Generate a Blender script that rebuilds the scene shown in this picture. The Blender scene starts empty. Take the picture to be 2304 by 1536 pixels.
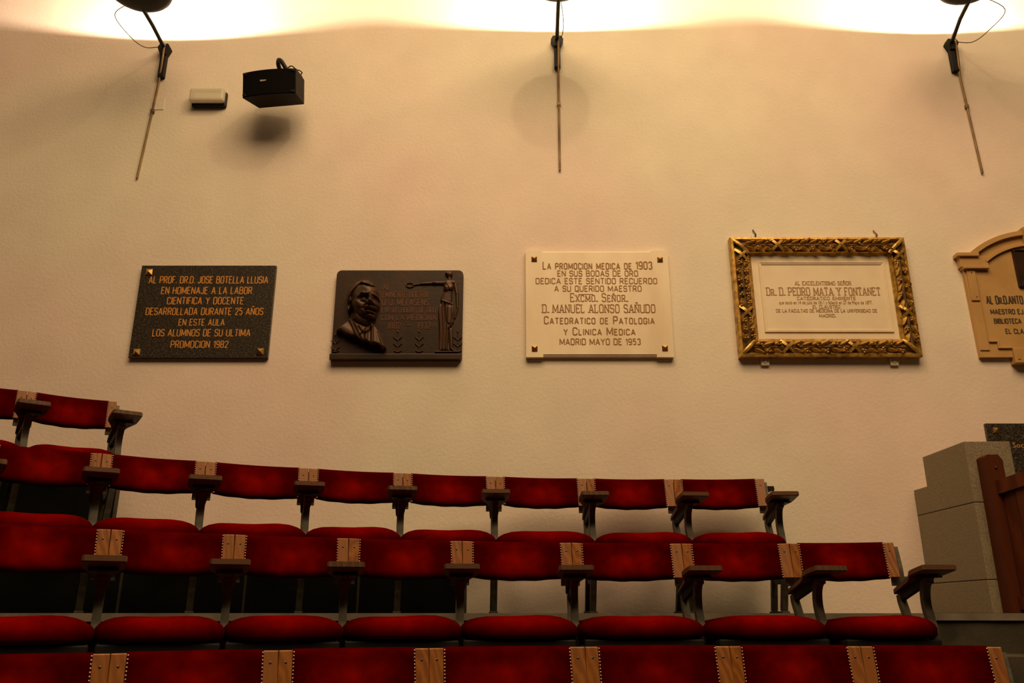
import bpy, bmesh, math, random
import numpy as np
from mathutils import Vector, Matrix
R = math.radians
random.seed(7)
S = bpy.context.scene
COL = S.collection

# ------------------------------------------------------------------ camera, light, exposure
PITCH = math.atan(612 / 1868)
cam_d = bpy.data.cameras.new('camera'); cam = bpy.data.objects.new('camera', cam_d); COL.objects.link(cam)
cam_d.sensor_width = 22.2; cam_d.lens = 22.2 * 1868 / 2304
cam.location = (0, 0, 0); cam.rotation_euler = (R(90) + PITCH, 0, 0)
cam_d.clip_start = 0.05
S.camera = cam
S.view_settings.view_transform = 'Standard'; S.view_settings.look = 'None'
S.view_settings.gamma = 1; S.view_settings.use_curve_mapping = False
S.view_settings.exposure = 0.0

w = bpy.data.worlds.new('hall_ambient'); S.world = w; w.use_nodes = True
w.node_tree.nodes['Background'].inputs[0].default_value = (1.0, .66, .38, 1)
w.node_tree.nodes['Background'].inputs[1].default_value = 0.012

def area(name, loc, tgt, sx, sy, power, color, spread=180):
    d = bpy.data.lights.new(name, 'AREA'); d.shape = 'RECTANGLE'; d.size = sx; d.size_y = sy
    d.energy = power; d.color = color; d.spread = R(spread)
    o = bpy.data.objects.new(name, d); COL.objects.link(o); o.location = loc
    o.rotation_euler = (Vector(tgt) - Vector(loc)).to_track_quat('-Z', 'Y').to_euler()
    return o
WARM = (1.0, .665, .365)
area('ceiling_fill', (.9, .3, 6.6), (.9, .3, 0), 6.4, 4.6, 590, WARM)  # added fill light, stands in for uplight bounce off the ceiling
pl = bpy.data.lights.new('ceiling_lamp', 'POINT'); pl.energy = 72; pl.shadow_soft_size = .07; pl.color = (1, .76, .42)
po = bpy.data.objects.new('ceiling_lamp', pl); COL.objects.link(po); po.location = (.42, 2.5, 6.05)

# ------------------------------------------------------------------ materials
def mat(name, base, rough=.6, metal=0, spec=.5, noise=None, bump=None, sheen=None, coords='Object', extra=None):
    """noise=(scale, colour2, contrast_lo, contrast_hi[, stretch]); bump=(scale, strength, distance)"""
    m = bpy.data.materials.new(name); m.use_nodes = True; nt = m.node_tree; N = nt.nodes; L = nt.links
    b = N['Principled BSDF']
    b.inputs['Base Color'].default_value = (*base, 1); b.inputs['Roughness'].default_value = rough
    b.inputs['Metallic'].default_value = metal; b.inputs['Specular IOR Level'].default_value = spec
    tc = N.new('ShaderNodeTexCoord'); out = tc.outputs[coords]
    if noise:
        mp = N.new('ShaderNodeMapping'); L.new(out, mp.inputs[0])
        if len(noise) > 4: mp.inputs['Scale'].default_value = noise[4]
        n = N.new('ShaderNodeTexNoise'); n.inputs['Scale'].default_value = noise[0]; n.inputs['Detail'].default_value = 5
        L.new(mp.outputs[0], n.inputs['Vector'])
        r = N.new('ShaderNodeMapRange'); r.inputs[1].default_value = noise[2]; r.inputs[2].default_value = noise[3]
        L.new(n.outputs[0], r.inputs[0])
        mx = N.new('ShaderNodeMix'); mx.data_type = 'RGBA'; mx.name = 'mixcol'
        mx.inputs[6].default_value = (*base, 1); mx.inputs[7].default_value = (*noise[1], 1)
        L.new(r.outputs[0], mx.inputs[0]); L.new(mx.outputs[2], b.inputs['Base Color'])
    if bump:
        n2 = N.new('ShaderNodeTexNoise'); n2.inputs['Scale'].default_value = bump[0]; n2.inputs['Detail'].default_value = 4
        L.new(out, n2.inputs['Vector'])
        bp = N.new('ShaderNodeBump'); bp.inputs['Strength'].default_value = bump[1]; bp.inputs['Distance'].default_value = bump[2]
        L.new(n2.outputs[0], bp.inputs['Height']); L.new(bp.outputs[0], b.inputs['Normal'])
    if sheen:
        b.inputs['Sheen Weight'].default_value = sheen[0]; b.inputs['Sheen Tint'].default_value = (*sheen[1], 1)
        b.inputs['Sheen Roughness'].default_value = .4
    if extra: extra(nt, b, out)
    return m

def velvet_extra(patch_c, rx, rz, patch_col):
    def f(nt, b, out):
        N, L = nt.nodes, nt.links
        # brighter red in the middle of each pad, with a ragged edge
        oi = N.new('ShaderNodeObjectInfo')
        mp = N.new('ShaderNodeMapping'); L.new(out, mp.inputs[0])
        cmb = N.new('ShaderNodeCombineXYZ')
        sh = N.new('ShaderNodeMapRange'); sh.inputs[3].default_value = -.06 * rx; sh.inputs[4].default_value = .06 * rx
        mp.inputs['Location'].default_value = [-v for v in patch_c]
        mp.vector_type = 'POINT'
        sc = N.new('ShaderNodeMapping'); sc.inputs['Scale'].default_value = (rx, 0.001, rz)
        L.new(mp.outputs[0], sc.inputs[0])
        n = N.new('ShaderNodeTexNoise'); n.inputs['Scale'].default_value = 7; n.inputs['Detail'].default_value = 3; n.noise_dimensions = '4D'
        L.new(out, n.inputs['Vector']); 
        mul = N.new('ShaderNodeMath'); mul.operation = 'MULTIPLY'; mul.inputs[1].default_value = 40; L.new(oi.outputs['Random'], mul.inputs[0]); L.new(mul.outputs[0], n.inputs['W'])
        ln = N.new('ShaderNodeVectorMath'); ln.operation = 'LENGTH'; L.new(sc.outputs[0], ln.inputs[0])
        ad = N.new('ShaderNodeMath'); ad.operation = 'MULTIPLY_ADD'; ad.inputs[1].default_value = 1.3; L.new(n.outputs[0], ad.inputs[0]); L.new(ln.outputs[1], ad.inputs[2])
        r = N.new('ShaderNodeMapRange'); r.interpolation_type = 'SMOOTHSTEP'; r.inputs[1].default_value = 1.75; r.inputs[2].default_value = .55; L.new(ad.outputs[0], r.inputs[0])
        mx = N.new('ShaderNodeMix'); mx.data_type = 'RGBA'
        mx.inputs[6].default_value = b.inputs['Base Color'].default_value; mx.inputs[7].default_value = (*patch_col, 1)
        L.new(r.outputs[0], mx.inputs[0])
        n3 = N.new('ShaderNodeTexNoise'); n3.inputs['Scale'].default_value = 16; n3.inputs['Detail'].default_value = 6; L.new(out, n3.inputs['Vector'])
        r3 = N.new('ShaderNodeMapRange'); r3.inputs[1].default_value = .3; r3.inputs[2].default_value = .75; r3.inputs[3].default_value = .7; r3.inputs[4].default_value = 1.2
        L.new(n3.outputs[0], r3.inputs[0])
        m2 = N.new('ShaderNodeMix'); m2.data_type = 'RGBA'; m2.blend_type = 'MULTIPLY'; m2.inputs[0].default_value = 1
        L.new(mx.outputs[2], m2.inputs[6]); L.new(r3.outputs[0], m2.inputs[7]); L.new(m2.outputs[2], b.inputs['Base Color'])
        n4 = N.new('ShaderNodeTexNoise'); n4.inputs['Scale'].default_value = 420; L.new(out, n4.inputs['Vector'])
        bp = N.new('ShaderNodeBump'); bp.inputs['Strength'].default_value = .25; bp.inputs['Distance'].default_value = .001
        L.new(n4.outputs[0], bp.inputs['Height']); L.new(bp.outputs[0], b.inputs['Normal'])
    return f

def wood_extra(c1, c2, c3, scale):
    def f(nt, b, out):
        N, L = nt.nodes, nt.links
        oi = N.new('ShaderNodeObjectInfo')
        add = N.new('ShaderNodeVectorMath'); add.operation = 'MULTIPLY_ADD'
        cm = N.new('ShaderNodeCombineXYZ')
        for i in range(3): L.new(oi.outputs['Random'], cm.inputs[i])
        L.new(cm.outputs[0], add.inputs[0]); add.inputs[1].default_value = (3, 5, 7); L.new(out, add.inputs[2])
        wv = N.new('ShaderNodeTexWave'); wv.wave_type = 'RINGS'; wv.rings_direction = 'Y'
        wv.inputs['Scale'].default_value = scale; wv.inputs['Distortion'].default_value = 7; wv.inputs['Detail'].default_value = 3; wv.inputs['Detail Scale'].default_value = 1.6
        mp = N.new('ShaderNodeMapping'); mp.inputs['Scale'].default_value = (1.6, 1, .45); L.new(add.outputs[0], mp.inputs[0]); L.new(mp.outputs[0], wv.inputs[0])
        cr = N.new('ShaderNodeValToRGB'); L.new(wv.outputs[0], cr.inputs[0])
        cr.color_ramp.elements[0].color = (*c1, 1); cr.color_ramp.elements[1].color = (*c2, 1)
        e = cr.color_ramp.elements.new(.35); e.color = (*[(a + d) / 2 for a, d in zip(c1, c2)], 1)
        mx = N.new('ShaderNodeMix'); mx.data_type = 'RGBA'; mx.inputs[7].default_value = (*c3, 1); L.new(cr.outputs[0], mx.inputs[6])
        L.new(oi.outputs['Random'], mx.inputs[0]); L.new(mx.outputs[2], b.inputs['Base Color'])
    return f

def granite_extra(cA, cB, cC):
    def f(nt, b, out):
        N, L = nt.nodes, nt.links
        mp = N.new('ShaderNodeMapping'); mp.inputs['Rotation'].default_value = (0, R(40), 0); mp.inputs['Scale'].default_value = (.8, 1, 1.25); L.new(out, mp.inputs[0])
        n = N.new('ShaderNodeTexNoise'); n.inputs['Scale'].default_value = 110; n.inputs['Detail'].default_value = 5; n.inputs['Roughness'].default_value = .7; L.new(mp.outputs[0], n.inputs[0])
        cr = N.new('ShaderNodeValToRGB'); L.new(n.outputs[0], cr.inputs[0])
        cr.color_ramp.elements[0].position = .38; cr.color_ramp.elements[0].color = (*cA, 1)
        cr.color_ramp.elements[1].position = .72; cr.color_ramp.elements[1].color = (*cC, 1)
        e = cr.color_ramp.elements.new(.52); e.color = (*cB, 1)
        L.new(cr.outputs[0], b.inputs['Base Color'])
    return f

def wall_extra(nt, b, out):
    N, L = nt.nodes, nt.links
    n = N.new('ShaderNodeTexNoise'); n.inputs['Scale'].default_value = 48; n.inputs['Detail'].default_value = 6; n.inputs['Roughness'].default_value = .6
    L.new(out, n.inputs['Vector'])
    bp = N.new('ShaderNodeBump'); bp.inputs['Strength'].default_value = .45; bp.inputs['Distance'].default_value = .004
    L.new(n.outputs[0], bp.inputs['Height']); L.new(bp.outputs[0], b.inputs['Normal'])
    # uneven yellowed limewash
    n2 = N.new('ShaderNodeTexNoise'); n2.inputs['Scale'].default_value = .55; n2.inputs['Detail'].default_value = 2
    L.new(out, n2.inputs['Vector'])
    r = N.new('ShaderNodeMapRange'); r.inputs[1].default_value = .38; r.inputs[2].default_value = .62; L.new(n2.outputs[0], r.inputs[0])
    mx = N.new('ShaderNodeMix'); mx.data_type = 'RGBA'; mx.inputs[6].default_value = (.80, .74, .59, 1); mx.inputs[7].default_value = (.82, .675, .575, 1)
    L.new(r.outputs[0], mx.inputs[0])
    n3 = N.new('ShaderNodeTexNoise'); n3.inputs['Scale'].default_value = 3.2; n3.inputs['Detail'].default_value = 6; L.new(out, n3.inputs['Vector'])
    r3 = N.new('ShaderNodeMapRange'); r3.inputs[1].default_value = .3; r3.inputs[2].default_value = .7; r3.inputs[3].default_value = .95; r3.inputs[4].default_value = 1.03; L.new(n3.outputs[0], r3.inputs[0])
    m2 = N.new('ShaderNodeMix'); m2.data_type = 'RGBA'; m2.blend_type = 'MULTIPLY'; m2.inputs[0].default_value = 1
    L.new(mx.outputs[2], m2.inputs[6]); L.new(r3.outputs[0], m2.inputs[7]); L.new(m2.outputs[2], b.inputs['Base Color'])

M = {}
M['wall'] = mat('painted_plaster', (.8, .72, .6), .85, spec=.2, extra=wall_extra)
M['ceiling'] = mat('ceiling_plaster', (.8, .72, .6), .9)
M['concrete'] = mat('step_concrete', (.085, .068, .044), .9, spec=.2, noise=(5, (.035, .031, .02), .35, .65), bump=(60, .3, .004))
M['nosing'] = mat('worn_nosing', (.20, .165, .12), .8, noise=(9, (.13, .11, .08), .35, .65))
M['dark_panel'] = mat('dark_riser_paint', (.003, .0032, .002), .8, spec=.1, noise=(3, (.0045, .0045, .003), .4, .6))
M['stone'] = mat('grey_granite_block', (.29, .235, .145), .8, noise=(150, (.17, .14, .088), .35, .65), bump=(180, .35, .002))
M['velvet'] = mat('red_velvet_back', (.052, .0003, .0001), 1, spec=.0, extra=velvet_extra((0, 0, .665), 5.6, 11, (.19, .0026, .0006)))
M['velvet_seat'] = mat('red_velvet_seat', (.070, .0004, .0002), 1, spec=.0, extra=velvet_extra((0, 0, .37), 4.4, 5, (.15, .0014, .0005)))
M['wood'] = mat('varnished_ash', (.3, .17, .06), .42, extra=wood_extra((.30, .105, .010), (.17, .052, .005), (.25, .095, .022), 9))
M['arm_wood'] = mat('worn_dark_wood', (.1, .055, .025), .5, extra=wood_extra((.15, .085, .04), (.09, .048, .02), (.12, .055, .025), 9))
M['gate_wood'] = mat('red_brown_wood', (.1, .03, .008), .6, spec=.2, extra=wood_extra((.12, .025, .003), (.055, .010, .0012), (.08, .017, .003), 5))
M['iron'] = mat('cast_iron', (.07, .062, .04), .6, metal=.1, noise=(30, (.12, .11, .075), .4, .7))
M['black_iron'] = mat('black_painted_iron', (.008, .007, .006), .6, spec=.3)
M['nail'] = mat('nail_heads', (.6, .52, .4), .4, metal=.4)
M['screw'] = mat('dark_screw', (.08, .08, .07), .35, metal=.7)
M['granite'] = mat('dark_granite', (.03, .028, .02), .35, extra=granite_extra((.014, .011, .007), (.034, .027, .018), (.20, .16, .115)))
M['gold_letter'] = mat('gold_letter_paint', (.62, .26, .035), .6)
M['brass'] = mat('brass', (.75, .45, .13), .3, metal=1)
M['conduit'] = mat('aged_brass_tube', (.30, .19, .07), .5, metal=.3, noise=(20, (.15, .09, .035), .4, .6, (1, 1, .3)))
M['marble'] = mat('cream_marble', (.92, .80, .58), .35, noise=(2.2, (.80, .66, .45), .42, .72, (2.2, 1, .7)))
M['brown_letter'] = mat('brown_letter_paint', (.30, .15, .03), .6)
M['pale_marble'] = mat('pale_stone_panel', (.84, .72, .51), .5, noise=(5, (.78, .64, .44), .4, .7))
M['faded_letter'] = mat('faded_letter_paint', (.36, .20, .07), .6)
M['bronze'] = mat('dark_bronze', (.028, .015, .006), .42, metal=.3, noise=(7, (.05, .021, .007), .4, .7), bump=(40, .2, .003))
M['bronze_hi'] = mat('rubbed_bronze', (.055, .028, .012), .48, metal=.3, noise=(14, (.085, .032, .010), .4, .7))
M['bronze_letter'] = mat('reddish_bronze_letters', (.11, .035, .010), .55, metal=.2)
M['gilt'] = mat('gilded_plaster', (.58, .35, .07), .36, metal=.45, noise=(24, (.22, .105, .016), .42, .66))
M['gilt_shade'] = mat('shaded_gilding', (.15, .075, .012), .5, metal=.3, noise=(30, (.06, .028, .005), .4, .62))  # darker gilding, paints in the shade of the garland channel
M['sandstone'] = mat('ochre_stone', (.52, .31, .105), .6, noise=(6, (.44, .25, .08), .4, .7), bump=(50, .15, .002))
M['dark_letter'] = mat('dark_letter_paint', (.06, .035, .015), .7)
M['plastic_black'] = mat('black_plastic', (.008, .006, .005), .5, spec=.3)
M['grille'] = mat('speaker_cloth', (.004, .003, .003), .9, spec=.1, bump=(500, .4, .001))
M['case_brown'] = mat('speaker_case', (.012, .007, .004), .6, spec=.2)
M['white_metal'] = mat('painted_bracket', (.75, .66, .52), .6)
M['white_print'] = mat('silver_print', (.7, .65, .6), .4)
M['reflector'] = mat('enamel_white', (.9, .86, .8), .5)

def emis(name, col, st):
    m = bpy.data.materials.new(name); m.use_nodes = True; b = m.node_tree.nodes['Principled BSDF']
    b.inputs['Emission Color'].default_value = (*col, 1); b.inputs['Emission Strength'].default_value = st
    return m
M['bulb'] = emis('lit_bulb', (1, .8, .55), 30)
def diffuser(nt, b, out):
    b.inputs['Transmission Weight'].default_value = .45; b.inputs['IOR'].default_value = 1.3
M['diffuser'] = mat('ribbed_diffuser', (.85, .80, .62), .35, extra=diffuser)

# ------------------------------------------------------------------ mesh helpers
class MB:
    def __init__(s): s.v = []; s.f = []; s.sm = []
    def add(s, vs, fs, mtx=None, smooth=False):
        n = len(s.v)
        s.v += [tuple(mtx @ Vector(p)) if mtx else tuple(p) for p in vs]
        s.f += [tuple(i + n for i in q) for q in fs]; s.sm += [smooth] * len(fs)
        return s
    def box(s, a, b, mtx=None):
        (x0, y0, z0), (x1, y1, z1) = a, b
        vs = [(x, y, z) for x in (x0, x1) for y in (y0, y1) for z in (z0, z1)]
        fs = [(0, 1, 3, 2), (4, 6, 7, 5), (0, 4, 5, 1), (2, 3, 7, 6), (0, 2, 6, 4), (1, 5, 7, 3)]
        return s.add(vs, fs, mtx)
    def cbox(s, a, b, c=.003, mtx=None):
        """box with chamfered edges"""
        bm = bmesh.new(); bmesh.ops.create_cube(bm, size=1)
        for v in bm.verts:
            v.co = Vector([(a[i] + b[i]) / 2 + v.co[i] * (b[i] - a[i]) for i in range(3)])
        bmesh.ops.bevel(bm, geom=bm.edges[:], offset=c, segments=2, profile=.6, affect='EDGES')
        bm.verts.index_update()
        s.add([v.co[:] for v in bm.verts], [[v.index for v in f.verts] for f in bm.faces], mtx); bm.free(); return s
    def prism(s, poly, d0, d1, axis='y', mtx=None, smooth=False):
        """extrude 2-D polygon; axis y: poly=(x,z); axis x: poly=(y,z); axis z: poly=(x,y)"""
        def P(p, d): return {'y': (p[0], d, p[1]), 'x': (d, p[0], p[1]), 'z': (p[0], p[1], d)}[axis]
        n = len(poly); vs = [P(p, d0) for p in poly] + [P(p, d1) for p in poly]
        fs = [tuple(range(n))[::-1], tuple(range(n, 2 * n))] + [(i, (i + 1) % n, n + (i + 1) % n, n + i) for i in range(n)]
        return s.add(vs, fs, mtx, smooth)
    def tube(s, pts, r, n=8, smooth=True, closed=False):
        pts = [Vector(p) for p in pts]; k = len(pts); rs = r if isinstance(r, (list, tuple)) else [r] * k
        vs = []; up = None
        for i, p in enumerate(pts):
            a = pts[(i - 1) % k] if (i or closed) else p; b = pts[(i + 1) % k] if (i < k - 1 or closed) else p
            t = (b - a).normalized()
            if up is None:
                up = Vector((0, 0, 1)) if abs(t.z) < .9 else Vector((1, 0, 0))
            x = t.cross(up).normalized(); y = x.cross(t).normalized(); up = y
            vs += [tuple(p + (x * math.cos(2 * math.pi * j / n) + y * math.sin(2 * math.pi * j / n)) * rs[i]) for j in range(n)]
        fs = []
        for i in range(k if closed else k - 1):
            for j in range(n):
                a0 = i * n; b0 = ((i + 1) % k) * n
                fs.append((a0 + j, a0 + (j + 1) % n, b0 + (j + 1) % n, b0 + j))
        s.add(vs, fs, smooth=smooth)
        if not closed:
            s.add(vs[:n], [tuple(range(n))[::-1]]); s.add(vs[-n:], [tuple(range(n))])
        return s
    def sphere(s, c, r, n=8, m=6, sc=(1, 1, 1)):
        vs = [(c[0], c[1], c[2] + r * sc[2])]
        for i in range(1, m):
            a = math.pi * i / m
            vs += [(c[0] + r * sc[0] * math.sin(a) * math.cos(2 * math.pi * j / n), c[1] + r * sc[1] * math.sin(a) * math.sin(2 * math.pi * j / n), c[2] + r * sc[2] * math.cos(a)) for j in range(n)]
        vs.append((c[0], c[1], c[2] - r * sc[2]))
        fs = [(0, 1 + j, 1 + (j + 1) % n) for j in range(n)]
        for i in range(m - 2):
            for j in range(n):
                a = 1 + i * n; fs.append((a + j, a + n + j, a + n + (j + 1) % n, a + (j + 1) % n))
        e = len(vs) - 1; a = 1 + (m - 2) * n
        fs += [(a + j, e, a + (j + 1) % n) for j in range(n)]
        return s.add(vs, fs, smooth=True)
    def lathe(s, prof, c, n=32, close=True):
        vs = []
        for r, z in prof:
            vs += [(c[0] + r * math.cos(2 * math.pi * j / n), c[1] + r * math.sin(2 * math.pi * j / n), c[2] + z) for j in range(n)]
        k = len(prof); fs = []
        for i in range(k - 1):
            for j in range(n): fs.append((i * n + j, i * n + (j + 1) % n, (i + 1) * n + (j + 1) % n, (i + 1) * n + j))
        return s.add(vs, fs, smooth=True)
    def mesh(s, name):
        me = bpy.data.meshes.new(name); me.from_pydata(s.v, [], s.f); me.update()
        for p, q in zip(me.polygons, s.sm): p.use_smooth = q
        bm = bmesh.new(); bm.from_mesh(me); bmesh.ops.recalc_face_normals(bm, faces=bm.faces[:]); bm.to_mesh(me); bm.free()
        return me
    def build(s, name, m, parent=None, **kw):
        return link(name, s.mesh(name), m, parent, **kw)

def link(name, me, m, parent=None, label=None, kind=None):
    if m is not None and not me.materials: me.materials.append(m)
    o = bpy.data.objects.new(name, me); COL.objects.link(o)
    if parent: o.parent = parent
    if label: o['label'] = label
    if kind: o['kind'] = kind
    return o
def thing(name, label, cat, loc=(0, 0, 0), rz=0, group=None):
    o = bpy.data.objects.new(name, None); COL.objects.link(o); o.location = loc; o.rotation_euler = (0, 0, rz)
    o.empty_display_size = .1
    o['label'] = label; o['category'] = cat
    if group: o['group'] = group
    return o
def off(child, parent):      # child built in world coordinates under a moved thing
    child.matrix_parent_inverse = Matrix.LocRotScale(parent.location, parent.rotation_euler, parent.scale).inverted()
    return child

CP, SP = math.cos(PITCH), math.sin(PITCH)
WALL = 5.10
def at(px, py, Y=WALL):      # where the sight line through a photo point meets the upright plane at depth Y
    u = (px - 1152) / 1868; v = (768 - py) / 1868
    return (u * Y / (CP - v * SP), (SP + v * CP) * Y / (CP - v * SP))

# ------------------------------------------------------------------ room shell
CX, CY = 1.0, -1.0           # centre of the seating arcs
MB().box((-7, WALL, -2.4), (8, WALL + .25, 7.0)).build('wall_back', M['wall'], kind='structure')
MB().box((-7, -4.5, 7.0), (8, WALL + .25, 7.15)).build('ceiling', M['ceiling'], kind='structure')
FLOOR = {0: -1.32, 1: -.887, 2: -.43, 3: .0, 4: .42, 5: .84}
RIS = {0: 3.2, 1: 3.97, 2: 4.74, 3: 5.50, 4: 6.23, 5: 6.98}
def arc(r, a0, a1, n=60):
    return [(CX + r * math.cos(a0 + (a1 - a0) * i / n), CY + r * math.sin(a0 + (a1 - a0) * i / n)) for i in range(n + 1)]
def tier(k, name, m):
    r = RIS[k]; z = FLOOR[k]; h = WALL - CY
    if r > h:
        a1 = math.pi - math.asin(h / r); pts = arc(r, math.pi, a1) + [(-9, WALL), (-9, CY)]
    else:
        pts = arc(r, math.pi, 0) + [(CX + r + 2, CY), (CX + r + 2, WALL), (-9, WALL), (-9, CY)]
    pts = [(max(min(x, 7.9), -6.9), y) for x, y in pts]
    out = []
    for p in pts:
        if not out or p != out[-1]: out.append(p)
    o = MB().prism(out, z - .62, z, 'z').build(name, m, kind='structure')
    return o
MB().box((-6.9, -4.4, -1.95), (7.9, WALL, -1.8)).build('floor', M['concrete'], kind='structure')
for k in range(0, 6):
    t = tier(k, 'floor_tier_%d' % k, M['concrete'])
    # lighter nosing strip along the edge of the tread
    r = RIS[k]; h = WALL - CY
    a1 = math.pi - math.asin(h / r) - .002 if r > h else .35
    ins = arc(r - .012, math.pi - .35, a1 + (.004 if r > h else 0)); outs = arc(r + .03, math.pi - .35, a1 + (.012 if r > h else 0))
    outs = [(x, min(y, WALL - .001)) for x, y in outs]; ins = [(x, min(y, WALL - .001)) for x, y in ins]
    mb = MB(); n = len(ins)
    z1 = FLOOR[k] + .002; z0 = z1 - .034
    vs = [(x, y, z0) for x, y in ins] + [(x, y, z1) for x, y in ins] + [(x, y, z1) for x, y in outs] + [(x, y, z0) for x, y in outs]
    fs = []
    for i in range(n - 1):
        for a in range(4):
            b = (a + 1) % 4; fs.append((a * n + i, a * n + i + 1, b * n + i + 1, b * n + i))
    fs += [(0, n, 2 * n, 3 * n), (n - 1, 4 * n - 1, 3 * n - 1, 2 * n - 1)]
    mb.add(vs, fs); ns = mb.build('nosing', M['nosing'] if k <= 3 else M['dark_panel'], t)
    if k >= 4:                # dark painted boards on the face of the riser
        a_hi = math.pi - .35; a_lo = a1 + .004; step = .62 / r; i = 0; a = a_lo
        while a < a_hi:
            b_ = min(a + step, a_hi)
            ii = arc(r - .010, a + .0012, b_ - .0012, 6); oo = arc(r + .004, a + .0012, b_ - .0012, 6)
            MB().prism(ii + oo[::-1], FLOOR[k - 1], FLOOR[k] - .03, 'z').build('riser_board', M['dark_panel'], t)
            a = b_
# half steps of the side aisle
ai = arc(RIS[3] - .34, R(77.5), R(25), 30); ao = arc(RIS[3] - .001, R(77.5), R(25), 30)
MB().prism(ai + ao[::-1], -.60, -.185, 'z').build('floor_step_1', M['concrete'], kind='structure')
ai = arc(RIS[2] - .34, R(73), R(25), 30); ao = arc(RIS[2] - .001, R(73), R(25), 30)
MB().prism(ai + ao[::-1], -1.1, -.64, 'z').build('floor_step_2', M['concrete'], kind='structure')

# ------------------------------------------------------------------ theatre chairs
W0 = .53
def quad_grid(P, nx, ny, closed_x=False):
    vs = [P(i / (nx - 1), j / (ny - 1)) for j in range(ny) for i in range(nx)]
    fs = [(j * nx + i, j * nx + i + 1, (j + 1) * nx + i + 1, (j + 1) * nx + i) for j in range(ny - 1) for i in range(nx - 1)]
    return vs, fs
def back_y(x, z):            # curved and reclined backrest surface, front side
    hw = W0 / 2
    return -.052 + .038 * (1 - (x / hw) ** 2) + (z - .755) * .22
def shell(xs, z0, z1, th_f, th_b, sag=0, nx=17, ny=9, wav=0, rnd=.012):
    """closed pad following the back curve"""
    x0, x1 = xs; vs = []; fs = []
    for side, th in ((0, th_f), (1, th_b)):
        for j in range(ny):
            for i in range(nx):
                u = i / (nx - 1); v = j / (ny - 1); x = x0 + (x1 - x0) * u
                zz0 = z0 - sag * (1 - (2 * u - 1) ** 2) + wav * math.sin(u * 23 + 1)
                z = zz0 + (z1 - zz0) * v
                e = min(1, min(v, 1 - v) * (z1 - z0) / rnd, 1e9); e2 = min(1, min(u, 1 - u) * (x1 - x0) / rnd)
                k = math.sqrt(max(0, 1 - (1 - e) ** 2)) * (.35 + .65 * math.sqrt(max(0, 1 - (1 - e2) ** 2)))
                vs.append((x, back_y(x, z) + (-th * k if side == 0 else th), z))
    n = nx * ny
    for j in range(ny - 1):
        for i in range(nx - 1):
            a = j * nx + i; fs.append((a, a + 1, a + nx + 1, a + nx)); fs.append((n + a, n + a + nx, n + a + nx + 1, n + a + 1))
    for j in range(ny - 1):
        for i in (0, nx - 1):
            a = j * nx + i; fs.append((a, a + nx, n + a + nx, n + a))
    for i in range(nx - 1):
        for j in (0, ny - 1):
            a = j * nx + i; fs.append((a, a + 1, n + a + 1, n + a))
    mb = MB(); mb.add(vs, fs, smooth=True); return mb
ZT, ZB = .755, .592
RW = .052
ME = {}
ME['backrest'] = shell((-W0 / 2 + RW - .002, W0 / 2 - RW + .002), ZB - .004, ZT + .004, .020, .012, sag=.012, wav=.0012, nx=27, ny=11).mesh('backrest')
def rail(sg):
    xs = [W0 / 2 - .0045, W0 / 2 - .0065, W0 / 2 - RW + .001]; prof = [(ZB, .004, .012), (ZB + .003, .008, .012), (ZT - .003, .008, .012), (ZT, .005, .012)]
    vs = []; 
    for z, f, b_ in prof:
        for k, x in enumerate(xs):
            ff = f if k else f - .003; vs.append((sg * x, back_y(x, z) - ff, z))
        for x in (xs[2], xs[0]): vs.append((sg * x, back_y(x, z) + b_, z))
    fs = [(r * 5 + a, r * 5 + (a + 1) % 5, r * 5 + 5 + (a + 1) % 5, r * 5 + 5 + a) for r in range(3) for a in range(5)] + [(0, 1, 2, 3, 4), (15, 16, 17, 18, 19)]
    return MB().add(vs, fs)
ME['rail_l'] = rail(-1).mesh('side_rail'); ME['rail_r'] = rail(1).mesh('side_rail')
def screws(sg, q):
    mb = MB(); 
    for dx, z, r in (((.028, .715, .0062), (.032, .607, .0042))[q],):
        x = sg * (W0 / 2 - dx); mb.sphere((x, back_y(x, z) - .006, z), r, 10, 6, (1, .6, 1))
    return mb
for q in (0, 1): ME['screw_l%d' % q] = screws(-1, q).mesh('screw'); ME['screw_r%d' % q] = screws(1, q).mesh('screw')
def nails(sg):
    mb = MB(); n = 14
    for i in range(n):
        z = ZT - .006 - i * (ZT - ZB - .010) / (n - 1); x = sg * (W0 / 2 - RW - .003)
        mb.sphere((x, back_y(x, z) - .0115, z), .0032, 6, 4, (1, .8, 1))
    return mb
ME['nails_l'] = nails(-1).mesh('nail_row'); ME['nails_r'] = nails(1).mesh('nail_row')
# seat cushion: domed, rounded corners, a little narrower at the front
def superq(a, b, c_up, c_dn, e2, nu=40, nv=14):
    def sg(t, e): return math.copysign(abs(t) ** e, t)
    vs = []; 
    for j in range(nv + 1):
        eta = -math.pi / 2 + math.pi * j / nv
        e1 = .62 if eta > 0 else .35
        cz = sg(math.sin(eta), e1 if eta < 0 else 1.0) * (c_up if eta > 0 else c_dn)
        ce = max(math.cos(eta), 0) ** e1
        for i in range(nu):
            om = 2 * math.pi * i / nu
            x = a * ce * sg(math.cos(om), e2); y = b * ce * sg(math.sin(om), e2)
            tf = 1 - .035 * (-y / b * .5 + .5)
            vs.append((x * tf, y, cz + (.006 * math.sin(x * 21 + y * 9) * (1 if eta > 0 else 0) * ce * .6)))
    fs = [(j * nu + i, j * nu + (i + 1) % nu, (j + 1) * nu + (i + 1) % nu, (j + 1) * nu + i) for j in range(nv) for i in range(nu)]
    return vs, fs
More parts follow.
